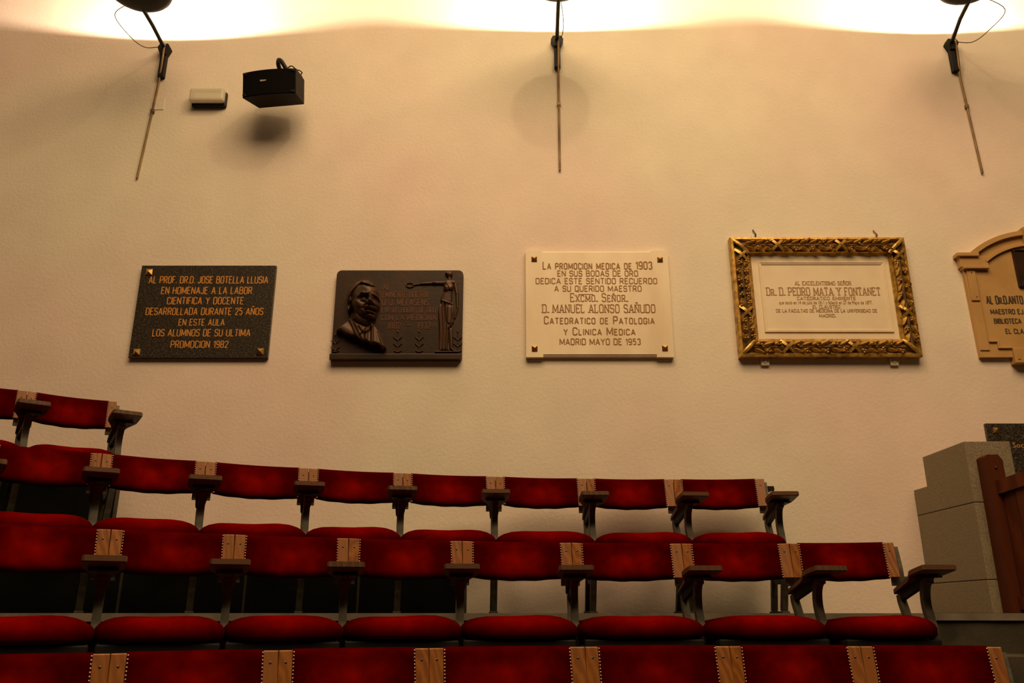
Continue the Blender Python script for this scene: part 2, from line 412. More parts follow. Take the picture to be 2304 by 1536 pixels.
def cushion(seed):
    rnd = random.Random(seed); vs, fs = superq(.251, .205, .058, .045, .42)
    k1, k2 = rnd.uniform(-.05, .05), rnd.uniform(0, 6)
    vs = [(x, y - .235, z * (1 + k1 * math.sin(x * 12 + k2)) + .362 + .02 * (-(y) / .205) * .5) for x, y, z in vs]
    mb = MB(); mb.add(vs, fs, smooth=True); return mb.mesh('seat_cushion')
ME['cush'] = [cushion(i) for i in range(4)]
mb = MB(); mb.cbox((-.225, -.41, .296), (.225, -.06, .322), .008)
mb.cbox((-.225, -.415, .268), (.225, -.395, .325), .006)
ME['pan'] = mb.mesh('seat_pan')
mb = MB()
for sx in (-1, 1):
    mb.prism([(-.10, .30), (-.30, .30), (-.27, .26), (-.20, .235), (-.13, .26)], sx * .228, sx * .238, 'x')
ME['hinge'] = mb.mesh('seat_hinge')
# armrest board (local: origin at the divider line); seen from below it widens towards the front
ARM_L = .42; TILT = .094
def arm_plan():
    return [(-.020, -.005), (.020, -.005), (.024, -.05), (.030, -.17), (.046, -.22), (.074, -.285), (.076, -.32), (.076, -ARM_L + .008), (.068, -ARM_L),
            (-.068, -ARM_L), (-.076, -ARM_L + .008), (-.076, -.32), (-.074, -.285), (-.046, -.22), (-.030, -.17), (-.024, -.05)]
def arm_mesh():
    bm = bmesh.new(); pl_ = arm_plan(); th = .024
    def zz(y): return .515 + TILT * (-y) / ARM_L + .012 * math.sin(math.pi * min(1, -y / ARM_L))
    lo = [bm.verts.new((x, y, zz(y))) for x, y in pl_]; hi = [bm.verts.new((x, y, zz(y) + th)) for x, y in pl_]
    n = len(pl_)
    # strips keep the bent faces clean
    def fill(vs):
        L = vs[:1] + vs[-1:]
        right = [vs[i] for i in range(1, 9)]; left = [vs[0]] + [vs[15 - i] for i in range(0, 7)]
        for i in range(7): bm.faces.new((left[i], left[i + 1], right[i + 1], right[i]))
    fill(lo); fill(hi)
    for i in range(n): bm.faces.new((lo[i], lo[(i + 1) % n], hi[(i + 1) % n], hi[i]))
    bmesh.ops.recalc_face_normals(bm, faces=bm.faces[:])
    es = [e for e in bm.edges if len(e.link_faces) == 2 and e.calc_face_angle() > .9]
    bmesh.ops.bevel(bm, geom=es, offset=.003, segments=2, affect='EDGES')
    me = bpy.data.meshes.new('armrest'); bm.to_mesh(me); bm.free(); return me
ME['arm'] = arm_mesh()
def strip(path, hw, th, mb):
    """flat cast bar following path (y,z), section th thick along its normal, 2*hw wide in x"""
    pts = [Vector((p[0], p[1])) for p in path]; A = []; B = []
    for i, p in enumerate(pts):
        a = pts[max(i - 1, 0)]; b = pts[min(i + 1, len(pts) - 1)]; t = (b - a).normalized(); nrm = Vector((-t.y, t.x))
        tt = th[i] if isinstance(th, list) else th
        A.append(p + nrm * tt / 2); B.append(p - nrm * tt / 2)
    mb.prism([tuple(p) for p in A] + [tuple(p) for p in B[::-1]], -hw, hw, 'x')
def smooth_path(P, n=5):
    out = []
    for i in range(len(P) - 1):
        p0 = P[max(i - 1, 0)]; p1 = P[i]; p2 = P[i + 1]; p3 = P[min(i + 2, len(P) - 1)]
        for k in range(n):
            t = k / n
            out.append(tuple(.5 * (2 * p1[j] + (p2[j] - p0[j]) * t + (2 * p0[j] - 5 * p1[j] + 4 * p2[j] - p3[j]) * t * t + (3 * p1[j] - p0[j] - 3 * p2[j] + p3[j]) * t ** 3) for j in range(len(p1))))
    out.append(tuple(P[-1])); return out
mb = MB(); strip(smooth_path([(-.318, .577), (-.285, .563), (-.262, .52), (-.258, .46), (-.275, .40), (-.285, .33), (-.25, .18), (-.19, .012)]), .016, .034, mb)
mb.sphere((0, -.318, .578), .016, 10, 6, (1.3, 1, .8)); ME['post_f'] = mb.mesh('front_post')
mb = MB(); strip(smooth_path([(-.035, .514), (-.04, .48), (-.065, .42), (-.085, .33), (-.05, .18), (.0, .012)]), .016, .030, mb)
ME['post_r'] = mb.mesh('rear_post')
mb = MB(); strip(smooth_path([(-.03, .502), (-.12, .526), (-.2, .548), (-.30, .576)]), .011, .036, mb)
ME['arm_bar'] = mb.mesh('arm_support')
mb = MB(); mb.cbox((-.052, -.335, .582), (.052, -.25, .590), .003); ME['arm_plate'] = mb.mesh('arm_plate')
mb = MB(); strip(smooth_path([(-.235, .225), (-.205, .18), (-.15, .165), (-.095, .18), (-.065, .225)]), .012, .022, mb); ME['brace'] = mb.mesh('curved_brace')
mb = MB(); mb.cbox((-.02, -.23, 0), (.02, .03, .012), .002); ME['foot'] = mb.mesh('foot_plate')
mb = MB(); strip(smooth_path([(-.04, .50), (-.055, .56), (-.058, .63), (-.035, .735)]), .013, .014, mb)
mb.cbox((-.045, -.060, .555), (.045, -.048, .598), .003); ME['back_bracket'] = mb.mesh('back_bracket')

def divider_parts(root, x, ang):
    """shared standard with its armrest, at the chair's right or left side"""
    o = []
    for nm, key, m in (('armrest', 'arm', M['arm_wood']), ('front_post', 'post_f', M['iron']), ('rear_post', 'post_r', M['iron']), ('arm_support', 'arm_bar', M['black_iron']),
                       ('arm_plate', 'arm_plate', M['black_iron']), ('curved_brace', 'brace', M['black_iron']), ('foot_plate', 'foot', M['iron']), ('back_bracket', 'back_bracket', M['iron'])):
        c = link(nm, ME[key], m, root); c.location = (x, 0, 0); c.rotation_euler = (0, 0, ang); o.append(c)
    return o

def chair(p0, p1, ang0, ang1, z, label, group, i):
    """p0,p1: left and right divider points on the arc of the backrest tops"""
    c = ((p0[0] + p1[0]) / 2, (p0[1] + p1[1]) / 2); wd = math.hypot(p1[0] - p0[0], p1[1] - p0[1])
    rz = math.atan2(p1[1] - p0[1], p1[0] - p0[0])
    t = thing('theatre_chair', label, 'chair', (c[0], c[1], z), rz, group); kx = wd / W0
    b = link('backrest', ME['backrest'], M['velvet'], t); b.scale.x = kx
    for k in ('l', 'r'):
        link('nail_row', ME['nails_' + k], M['nail'], b, kind='stuff')
        r_ = link('side_rail', ME['rail_' + k], M['wood'], t); r_.scale.x = kx
        for q in (0, 1): link('screw', ME['screw_%s%d' % (k, q)], M['screw'], r_)
    # seat sits between the two standards, which fan out a little
    f0 = Vector((p0[0] + .235 * math.sin(ang0), p0[1] - .235 * math.cos(ang0), 0)); f1 = Vector((p1[0] + .235 * math.sin(ang1), p1[1] - .235 * math.cos(ang1), 0))
    am = (ang0 + ang1) / 2; mid_ = (f0 + f1) / 2 - Vector((.235 * math.sin(am), -.235 * math.cos(am), 0)) - Vector((c[0], c[1], 0))
    loc = Matrix.Rotation(-rz, 3, 'Z') @ mid_; ks = ((f1 - f0).dot(Vector((math.cos(am), math.sin(am), 0))) + .012) / (2 * .251)
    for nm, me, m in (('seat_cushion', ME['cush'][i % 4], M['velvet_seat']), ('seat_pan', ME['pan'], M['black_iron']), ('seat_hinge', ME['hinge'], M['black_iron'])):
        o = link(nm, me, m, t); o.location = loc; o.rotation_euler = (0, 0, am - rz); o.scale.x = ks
    divider_parts(t, wd / 2, ang1 - rz)
    return t
ROWS = {  # backrest radius, floor, divider angles from straight ahead (deg)
    4: (6.66, .42, [-42.2, -38.1, -34.01, -30.03]),
    3: (5.98, .0, [-40.2, -35.5, -30.79, -26.04, -20.88, -15.85, -10.67, -5.46, -.46, 4.71]),
    2: (5.22, -.43, [-41.8, -36.2, -30.6, -25.19, -19.71, -13.84, -7.95, -1.92, 3.88, 9.3]),
    1: (4.47, -.875, [-44.8, -37.8, -30.85, -24.05, -17.16, -9.44, -2.1, 4.41, 11.03])}
NM = {4: 'top row at upper left', 3: 'second row from the top', 2: 'third row from the top', 1: 'nearest row at the bottom'}
ORD = ['first', 'second', 'third', 'fourth', 'fifth', 'sixth', 'seventh', 'eighth', 'ninth', 'tenth']
HEAD = {4: [42, 40, 37, 35], 3: [36, 34, 28, 22, 16, 9, 3, 3, 7, -1], 2: [34, 30, 25, 18, 11.5, 5, .5, 4.5, 8, 2], 1: [40, 36, 31, 24, 17, 9, 3, 1, -4]}
EXTRA = {(4, 0): 'the end chair beside bare wall', (3, 0): 'the end chair under the gilt frame', (2, 0): 'the end chair nearest the pillar', (1, 0): 'the end chair before the steps'}
for k, (rr, z, angs) in ROWS.items():
    P = [(CX + rr * math.sin(R(a)), CY + rr * math.cos(R(a))) for a in angs]
    n = len(angs) - 1
    for i in range(n):
        fr = n - 1 - i
        if fr == 0: lab = 'red velvet theatre chair, %s, %s' % (EXTRA[(k, 0)], NM[k])
        else: lab = 'red velvet theatre chair, %s from the right in the %s' % (ORD[fr], NM[k])
        chair(P[i], P[i + 1], R(HEAD[k][i]), R(HEAD[k][i + 1]), z, lab, NM[k].replace('nearest row', 'chairs of the nearest row').replace('top row', 'chairs of the top row').replace('second', 'chairs of the second').replace('third', 'chairs of the third'), i + k)
# wall lug that ties the end chair of the upper full row to the wall
lx, lz = at(1722, 1098, 5.05)
t = thing('wall_lug', 'small iron lug fixing the end of the upper red row to the wall', 'bracket', (1.535, 5.02, .70))
MB().cbox((1.52, 4.965, .692), (1.56, 4.973, .722), .003).build('lug_plate', M['black_iron'], t)
MB().tube([(1.552, 4.967, .707), (1.552, WALL + .002, .707)], .010, 10).build('lug_pin', M['black_iron'], t)
for c in t.children: off(c, t)

# ------------------------------------------------------------------ stroke lettering
def arcp(cx, cy, rx, ry, a0, a1, n=5):
    return [(cx + rx * math.cos(R(a0 + (a1 - a0) * i / n)), cy + ry * math.sin(R(a0 + (a1 - a0) * i / n))) for i in range(n + 1)]
def bowl(x0, x1, y0, y1, r=.16):      # stem side left open D-shape
    return [(x0, y1), (x1 - r, y1)] + arcp(x1 - r, y1 - r, r, r, 90, 0, 4)[1:] + arcp(x1 - r, y0 + r, r, r, 0, -90, 4) + [(x0, y0)]
def ring(w, r=.18, y0=0, y1=1):
    r = min(r, w / 2)
    return arcp(w - r, y1 - r, r, r, 0, 90, 4) + arcp(r, y1 - r, r, r, 90, 180, 4) + arcp(r, y0 + r, r, r, 180, 270, 4) + arcp(w - r, y0 + r, r, r, 270, 360, 4) + [(w, y1 - r)]
def sshape(w):
    r = .17; m = .52
    return [(w, .80)] + arcp(w - r, 1 - r, r, r, 0, 90, 4) + arcp(r, 1 - r, r, r, 90, 180, 4) + arcp(r, m + r, r, r, 180, 270, 4) + arcp(w - r, m - r, r, r, 90, 0, 4) + arcp(w - r, r, r, r, 0, -90, 4) + arcp(r, r, r, r, -90, -180, 4) + [(0, .2)]
def cshape(w):
    r = .18
    return [(w, .76)] + arcp(w - r, 1 - r, r, r, 0, 90, 4) + arcp(r, 1 - r, r, r, 90, 180, 4) + arcp(r, r, r, r, 180, 270, 4) + arcp(w - r, r, r, r, -90, 0, 4) + [(w, .24)]
G = {'A': (.52, [[(0, 0), (.26, 1), (.52, 0)], [(.09, .3), (.43, .3)]]), 'B': (.46, [[(0, 0), (0, 1)], bowl(0, .42, .54, 1), bowl(0, .46, 0, .54)]),
     'C': (.44, [cshape(.44)]), 'D': (.46, [[(0, 0), (0, 1)], bowl(0, .46, 0, 1, .2)]), 'E': (.40, [[(.40, 1), (0, 1), (0, 0), (.40, 0)], [(0, .52), (.32, .52)]]),
     'F': (.38, [[(.38, 1), (0, 1), (0, 0)], [(0, .52), (.3, .52)]]), 'G': (.46, [cshape(.46) + [(.46, .45), (.26, .45)]]), 'H': (.46, [[(0, 0), (0, 1)], [(.46, 0), (.46, 1)], [(0, .5), (.46, .5)]]),
     'I': (.0, [[(0, 0), (0, 1)]]), 'J': (.34, [[(.34, 1)] + arcp(.34 - .16, .16, .16, .16, 0, -90, 4) + arcp(.16, .16, .16, .16, -90, -180, 4) + [(0, .22)]]),
     'L': (.36, [[(0, 1), (0, 0), (.36, 0)]]), 'M': (.62, [[(0, 0), (0, 1), (.31, .15), (.62, 1), (.62, 0)]]), 'N': (.48, [[(0, 0), (0, 1), (.48, 0), (.48, 1)]]),
     'O': (.46, [ring(.46)]), 'P': (.44, [[(0, 0), (0, 1)], bowl(0, .44, .45, 1)]), 'Q': (.46, [ring(.46), [(.24, .2), (.48, -.14)]]), 'R': (.46, [[(0, 0), (0, 1)], bowl(0, .43, .48, 1), [(.22, .48), (.46, 0)]]),
     'S': (.42, [sshape(.42)]), 'T': (.46, [[(0, 1), (.46, 1)], [(.23, 1), (.23, 0)]]), 'U': (.46, [[(0, 1)] + arcp(.18, .18, .18, .18, 180, 270, 4) + arcp(.28, .18, .18, .18, -90, 0, 4) + [(.46, 1)]]),
     'V': (.5, [[(0, 1), (.25, 0), (.5, 1)]]), 'X': (.5, [[(0, 0), (.5, 1)], [(0, 1), (.5, 0)]]), 'Y': (.5, [[(0, 1), (.25, .48), (.5, 1)], [(.25, .48), (.25, 0)]]), 'Z': (.44, [[(0, 1), (.44, 1), (0, 0), (.44, 0)]]),
     '1': (.16, [[(0, .8), (.16, 1), (.16, 0)]]), '2': (.4, [[(0, .78)] + arcp(.2, .8, .2, .2, 170, 0, 6) + [(.38, .62), (0, 0), (.4, 0)]]), '3': (.4, [[(0, .82)] + arcp(.2, .77, .2, .23, 150, -60, 7) + arcp(.2, .26, .2, .26, 60, -150, 8)]),
     '5': (.4, [[(.38, 1), (.04, 1), (.02, .55), (.1, .62)] + arcp(.2, .32, .2, .32, 90, -150, 8)]), '7': (.4, [[(0, 1), (.4, 1), (.12, 0)]]), '4': (.42, [[(.3, 0), (.3, 1), (0, .3), (.42, .3)]]),
     '8': (.4, [ring(.4, .17, .52, 1), ring(.4, .19, 0, .52)]), '9': (.4, [ring(.4, .19, .42, 1), [(.4, .7), (.4, .22)] + arcp(.2, .2, .2, .2, 0, -150, 5)[1:]]), '0': (.42, [ring(.42)]),
     '.': (.0, [[(0, 0), (0, .1)]]), '-': (.3, [[(0, .5), (.3, .5)]])}
G['\u00d1'] = (.48, G['N'][1] + [[(.1, 1.18), (.18, 1.26), (.3, 1.18), (.38, 1.26)]])
def stroke_mb(mb, pl_, t, X, Z, s, sx, y0, y1):
    P = [Vector((p[0] * sx, p[1])) for p in pl_]
    for i in range(1, len(P) - 1):
        a, b = P[i] - P[i - 1], P[i + 1] - P[i]
        if a.length > 1e-4 and b.length > 1e-4 and a.angle(b) > R(100):
            un = [(p.x / sx, p.y) for p in P]
            stroke_mb(mb, un[:i + 1], t, X, Z, s, sx, y0, y1); stroke_mb(mb, un[i:], t, X, Z, s, sx, y0 - 2.3e-5, y1); return
    Q = [P[0]]
    for p in P[1:]:
        if (p - Q[-1]).length > 1e-4: Q.append(p)
    P = Q; n = len(P)
    if n < 2: return
    closed = (P[0] - P[-1]).length < 1e-3 and n > 3
    A = []; B = []
    for i in range(n):
        a = P[i] - P[i - 1] if i else ((P[-1] - P[-2]) if closed else P[1] - P[0]); b = P[i + 1] - P[i] if i < n - 1 else ((P[1] - P[0]) if closed else P[-1] - P[-2])
        a = a.normalized(); b = b.normalized(); na = Vector((-a.y, a.x)); nb = Vector((-b.y, b.x)); m = na + nb
        if m.length < .35: m = nb
        m = m.normalized(); k = 1 / max(.45, m.dot(na))
        A.append(P[i] + m * t / 2 * k); B.append(P[i] - m * t / 2 * k)
    vs = []
    for L_ in (A, B):
        for y in (y0, y1): vs += [(X + p.x * s, y, Z + p.y * s) for p in L_]
    fs = []
    for i in range(n - 1):
        a0, a1, b0, b1 = i, n + i, 2 * n + i, 3 * n + i
        fs += [(a0, a0 + 1, b0 + 1, b0), (a1, b1, b1 + 1, a1 + 1), (a0, a1, a1 + 1, a0 + 1), (b0, b0 + 1, b1 + 1, b1)]
    fs += [(0, 2 * n, 3 * n, n), (n - 1, 2 * n - 1, 4 * n - 1, 3 * n - 1)]
    mb.add(vs, fs)
def text_line(parent, txt, x0, x1, z, h, y, m, t=.13, serif=False, gap=.22, space=.42, proud=.0016, name='inscription'):
    """letters cut from strokes, fitted between x0 and x1; lower case = small capitals"""
    lay = []; cx = 0
    for ch in txt:
        if ch == ' ': cx += space; continue
        k = 1.0
        if ch.lower() == ch and ch.upper() != ch: k = .78
        gl = G.get(ch.upper())
        if gl is None: continue
        lay.append((gl, cx, k)); cx += gl[0] * k + gap
    tot = cx - gap; sx = (x1 - x0) / (tot * h)
    mb = MB(); c = 0
    for gl, px, k in lay:
        for si, st in enumerate(gl[1]):
            c += 1; jig = (c % 7) * 6e-5
            stroke_mb(mb, st, t / (k if k < 1 else 1) * (.9 if k < 1 else 1), x0 + px * h * sx, z, h * k, sx, y - proud - jig, y + .001)
            if serif and len(st) >= 2:
                for e, nb in ((st[0], st[1]), (st[-1], st[-2])):
                    dv = (nb[0] - e[0], nb[1] - e[1])
                    if abs(dv[1]) > abs(dv[0]) and (e[1] < .02 or e[1] > .98) and len(st) < 8:
                        yy = .03 if e[1] < .5 else .97
                        stroke_mb(mb, [(e[0] - .16 / sx, yy), (e[0] + .16 / sx, yy)], .06, x0 + px * h * sx, z, h * k, sx, y - proud - jig - 2.5e-5, y + .001)
                    elif abs(dv[0]) > abs(dv[1]) and abs(dv[1]) < .01 and len(st) < 8:
                        sgn = -1 if e[1] > .8 else 1
                        if .2 < e[1] < .8: continue
                        stroke_mb(mb, [(e[0], e[1]), (e[0], e[1] + sgn * .2)], .07 , x0 + px * h * sx, z, h * k, sx, y - proud - jig - 2.5e-5, y + .001)
    return mb.build(name, m, parent)
def px_line(parent, txt, x0p, x1p, yb, hp, y, m, **kw):
    X0, Z = at(x0p, yb, y); X1, _ = at(x1p, yb, y); _, Zt = at((x0p + x1p) / 2, yb - hp, y)
    return text_line(parent, txt, X0, X1, Z, Zt - Z, y, m, **kw)
def stud(parent, px, py, y, s=.026):
    X, Z = at(px, py, y)
    vs = [(X - s, y, Z - s), (X + s, y, Z - s), (X + s, y, Z + s), (X - s, y, Z + s), (X, y - s * 1.0, Z)]
    b = .004; vs = [(X - s, y, Z - s), (X + s, y, Z - s), (X + s, y, Z + s), (X - s, y, Z + s), (X - s, y - b, Z - s), (X + s, y - b, Z - s), (X + s, y - b, Z + s), (X - s, y - b, Z + s), (X, y - s * .9, Z)]
    fs = [(0, 1, 2, 3), (0, 4, 5, 1), (1, 5, 6, 2), (2, 6, 7, 3), (3, 7, 4, 0), (4, 8, 5), (5, 8, 6), (6, 8, 7), (7, 8, 4)]
    return MB().add(vs, fs).build('stud', M['brass'], parent)

# plaque 1: dark granite, gold letters
def wall_thing(name, label, cat, x, z, group=None): return thing(name, label, cat, (x, WALL - .003, z), 0, group)
t = thing('granite_plaque', 'dark speckled granite plaque with gilt letters, far left above the chairs', 'plaque')
Y1 = WALL - .028
MB().cbox((-2.452, Y1, 1.552), (-1.562, WALL - .002, 2.192), .003).build('slab', M['granite'], t)
for s_ in ((336, 612), (308, 792), (586, 791)): stud(t, *s_, Y1, .021)
for tx, a, b, yb, hp in (('AL PROF. DR.D. JOSE BOTELLA LLUSIA', 335, 602, 637, 15), ('EN HOMENAJE A LA LABOR', 363, 566, 661, 15), ('CIENTIFICA Y DOCENTE', 376, 547, 684, 15),
                         ('DESARROLLADA DURANTE 25 A\u00d1OS', 328, 591, 708, 15), ('EN ESTE AULA', 402, 504, 732, 14), ('LOS ALUMNOS DE SU ULTIMA', 343, 562, 756, 15), ('PROMOCION 1982', 384, 512, 782, 15)):
    px_line(t, tx, a, b, yb, hp, Y1, M['gold_letter'], t=.13)

# plaque 2: bronze relief
t = thing('bronze_plaque', 'dark bronze relief plaque with a bust of a man and a standing figure', 'plaque')
Y2 = WALL - .03
bx0, bz0 = -1.155, 1.59; bx1, bz1 = -.325, 2.165
def rrect(x0, z0, x1, z1, r, n=5):
    return [(x0, z0), (x1, z0)] + [(x1 - r + r * math.cos(R(a)), z1 - r + r * math.sin(R(a))) for a in np.linspace(0, 90, n)] + [(x0 + r + r * math.cos(R(a)), z1 - r + r * math.sin(R(a))) for a in np.linspace(90, 180, n)]
(bx0, _), (bx1, _2) = at(752, 700, Y2), at(1041, 700, Y2)
_, bz1 = at(900, 608, Y2); _, bz0 = at(900, 806, Y2)
MB().prism(rrect(bx0, bz0, bx1, bz1, .032), Y2, WALL - .002, 'y').build('plate', M['bronze'], t)
lx0, _ = at(741, 800, Y2 - .02); lx1, _ = at(1037, 800, Y2 - .02); _, lz1 = at(900, 795, Y2 - .02); _, lz0 = at(900, 808, Y2 - .02)
MB().cbox((lx0, Y2 - .02, lz0), (lx1, WALL - .002, lz1), .004).build('ledge', M['bronze'], t)
def relief(parent, name, m, region, hf, res=.003, label=None, lift=.0):
    """height field standing off the plate; only the raised cells are kept"""
    (px0, py0), (px1, py1) = region
    X0, Z1 = at(px0, py0, Y2); X1, _ = at(px1, py0, Y2); _, Z0 = at(px0, py1, Y2)
    xa, _ = at(px0, py1, Y2); xb, _ = at(px1, py1, Y2)
    nx = int((px1 - px0) / res); nz = int((py1 - py0) / res)
    U, V = np.meshgrid(np.linspace(px0, px1, nx), np.linspace(py0, py1, nz))
    H = hf(U, V)
    u = (U - 1152) / 1868; v = (768 - V) / 1868; den = CP - v * SP
    YY = Y2 - lift; X = u * YY / den; Z = (SP + v * CP) * YY / den
    keep = H > 1e-4; idx = -np.ones(H.shape, int); vs = []; fs = []
    kk = keep.copy()
    kk[1:, :] |= keep[:-1, :]; kk[:-1, :] |= keep[1:, :]; kk[:, 1:] |= keep[:, :-1]; kk[:, :-1] |= keep[:, 1:]; kk[1:, 1:] |= keep[:-1, :-1]; kk[:-1, :-1] |= keep[1:, 1:]; kk[1:, :-1] |= keep[:-1, 1:]; kk[:-1, 1:] |= keep[1:, :-1]
    ids = np.argwhere(kk); idx[kk] = np.arange(len(ids))
    Yv = np.where(keep, Y2 - H, Y2 + .002)
    vs = list(zip(X[kk].tolist(), Yv[kk].tolist(), Z[kk].tolist()))
    a, b, c, d = idx[:-1, :-1], idx[:-1, 1:], idx[1:, 1:], idx[1:, :-1]
    ok = (a >= 0) & (b >= 0) & (c >= 0) & (d >= 0) & (keep[:-1, :-1] | keep[:-1, 1:] | keep[1:, 1:] | keep[1:, :-1])
    fs = np.stack([a[ok], d[ok], c[ok], b[ok]], 1).tolist()
    me = bpy.data.meshes.new(name); me.from_pydata(vs, [], fs); me.update()
    me.polygons.foreach_set('use_smooth', [True] * len(fs))
    return link(name, me, m, parent, label=label)
def ell(U, V, cx, cy, rx, ry, h, rot=0, p=.5):
    c, s = math.cos(R(rot)), math.sin(R(rot)); a = ((U - cx) * c + (V - cy) * s) / rx; b = (-(U - cx) * s + (V - cy) * c) / ry
    q = 1 - a * a - b * b; return np.where(q > 0, h * np.power(np.maximum(q, 0), p), 0)
def gau(U, V, cx, cy, rx, ry, h, rot=0):
    c, s = math.cos(R(rot)), math.sin(R(rot)); a = ((U - cx) * c + (V - cy) * s) / rx; b = (-(U - cx) * s + (V - cy) * c) / ry
    return h * np.exp(-(a * a + b * b))
def seg(U, V, p, q, r0, r1, h, p_=.5):
    d = (q[0] - p[0], q[1] - p[1]); L2 = d[0] ** 2 + d[1] ** 2; tt = np.clip(((U - p[0]) * d[0] + (V - p[1]) * d[1]) / L2, 0, 1)
    dist = np.hypot(U - p[0] - tt * d[0], V - p[1] - tt * d[1]); r = r0 + (r1 - r0) * tt
    q_ = 1 - (dist / r) ** 2; return np.where(q_ > 0, h * np.power(np.maximum(q_, 0), p_), 0)
def sgau(U, V, p, q, r, h):
    d = (q[0] - p[0], q[1] - p[1]); L2 = d[0] ** 2 + d[1] ** 2; tt = np.clip(((U - p[0]) * d[0] + (V - p[1]) * d[1]) / L2, 0, 1)
    return h * np.exp(-(np.hypot(U - p[0] - tt * d[0], V - p[1] - tt * d[1]) / r) ** 2)
def poly_in(U, V, P):
    ins = np.zeros(U.shape, bool); n = len(P)
    for i in range(n):
        x0, y0 = P[i]; x1, y1 = P[(i + 1) % n]
        if y0 == y1: continue
        c = ((y0 > V) != (y1 > V)) & (U < (x1 - x0) * (V - y0) / (y1 - y0) + x0); ins ^= c
    return ins
def edge_d(U, V, P):
    d = np.full(U.shape, 1e9); n = len(P)
    for i in range(n):
        p, q = P[i], P[(i + 1) % n]; dx, dy = q[0] - p[0], q[1] - p[1]; tt = np.clip(((U - p[0]) * dx + (V - p[1]) * dy) / max(dx * dx + dy * dy, 1e-9), 0, 1)
        d = np.minimum(d, np.hypot(U - p[0] - tt * dx, V - p[1] - tt * dy))
    return np.where(poly_in(U, V, P), d, 0)
def pad_h(U, V, P, h, w, p=.5):
    d = np.clip(edge_d(U, V, P) / w, 0, 1); return h * np.power(1 - (1 - d) ** 2, p)
def bust_h(PU, PV):
    U = (PU - 740) * 6.681; V = (PV - 590) * 6.681
    J = [(95, 1015), (180, 950), (290, 850), (330, 835), (420, 900), (560, 960), (650, 920), (690, 930), (770, 1060), (850, 1275), (800, 1300), (760, 1250), (690, 1225), (640, 1235), (560, 1190), (500, 1190), (400, 1120), (330, 1110), (250, 1075), (190, 1030)]
    inside = edge_d(U, V, J) > 0
    jac = pad_h(U, V, J, .048, 26) + np.where(inside, .022 * np.clip((V - 900) / 350, 0, 1), 0)
    jac += np.where(inside, sgau(U, V, (325, 860), (450, 1140), 20, .012) + sgau(U, V, (350, 870), (500, 1180), 11, -.016) + sgau(U, V, (655, 930), (668, 1220), 18, .015) + sgau(U, V, (640, 1000), (640, 1220), 9, -.014)
                    + sgau(U, V, (572, 1060), (572, 1190), 26, .014) + sgau(U, V, (565, 1010), (565, 1050), 20, .016) + sgau(U, V, (550, 1020), (470, 1100), 10, -.010) + sgau(U, V, (470, 960), (530, 1050), 22, .010)
                    + sgau(U, V, (640, 960), (590, 1030), 20, .014) + sgau(U, V, (740, 1060), (800, 1270), 8, -.008) + sgau(U, V, (190, 960), (420, 1090), 60, .006), 0)
    NK = [(345, 700), (335, 850), (420, 910), (560, 968), (650, 925), (668, 830), (560, 720)]
    neck = pad_h(U, V, NK, .045, 90)
    HD = [(300, 640), (290, 560), (268, 530), (280, 440), (320, 365), (390, 305), (460, 275), (520, 258), (610, 275), (680, 335), (720, 385), (738, 440), (740, 500), (752, 545), (738, 590), (752, 640), (735, 690), (712, 730), (705, 775), (690, 830), (660, 868), (600, 878), (520, 862), (430, 818), (370, 765), (335, 705)]
    head = pad_h(U, V, HD, .088, 150, .55)
    m = head > 0
    add = .00004 * (U - 450)
    add = add + ell(U, V, 545, 562, 82, 44, -.018, 8, 1.2) + ell(U, V, 712, 566, 40, 40, -.018, 0, 1.2)                         # sockets
    add += ell(U, V, 535, 572, 40, 20, .012, 6) + ell(U, V, 714, 576, 24, 18, .010)                                          # eyeballs
    add += sgau(U, V, (490, 566), (575, 560), 6, .006) + sgau(U, V, (492, 598), (570, 606), 8, .005) + sgau(U, V, (500, 620), (575, 640), 7, -.005)
    add += sgau(U, V, (465, 548), (520, 508), 17, .016) + sgau(U, V, (520, 508), (612, 508), 19, .019) + sgau(U, V, (682, 512), (742, 530), 17, .018)
    add += seg(U, V, (640, 505), (645, 640), 20, 36, .030, .6) + ell(U, V, 650, 640, 40, 30, .034, 0, .6) + ell(U, V, 606, 650, 24, 20, .016) + ell(U, V, 694, 650, 18, 18, .012)
    add += sgau(U, V, (578, 652), (532, 722), 12, -.014) + ell(U, V, 455, 650, 95, 60, .010, 20, .8)
    add += ell(U, V, 632, 702, 92, 26, .016, 4, .6) + sgau(U, V, (555, 742), (690, 738), 9, -.022) + ell(U, V, 625, 768, 60, 17, .012, 0, .6) + sgau(U, V, (580, 796), (670, 794), 11, -.010) + ell(U, V, 632, 838, 68, 36, .018, 0, .7)
    add += ell(U, V, 430, 770, 70, 70, -.008, 0, 1)
    HP = [(262, 575), (258, 480), (296, 395), (370, 325), (470, 278), (520, 255), (612, 270), (688, 335), (700, 372), (640, 385), (560, 366), (500, 350), (455, 372), (410, 425), (365, 490), (345, 540), (350, 590), (318, 625), (290, 600)]
    hd = np.clip(edge_d(U, V, HP) / 20, 0, 1)
    hair = .020 * np.sqrt(1 - (1 - hd) ** 2) + np.where(hd > 0, .003 * np.sin((U * .8 + V) / 13) - sgau(U, V, (520, 262), (455, 372), 9, .010), 0)
    base = np.maximum(head, pad_h(U, V, HP, .05, 60))
    ear = pad_h(U, V, [(255, 600), (275, 578), (310, 585), (330, 640), (322, 700), (305, 740), (275, 735), (268, 680)], .058, 26) 
    ear = np.where(ear > 0, ear + gau(U, V, 298, 640, 14, 36, -.022), 0)
    H = np.where(m | (hd > 0), base + np.where(m, add, 0) + hair, 0)
    H = np.maximum(H, np.maximum(np.maximum(jac, neck), ear))
    return np.where(H > .004, H, 0)
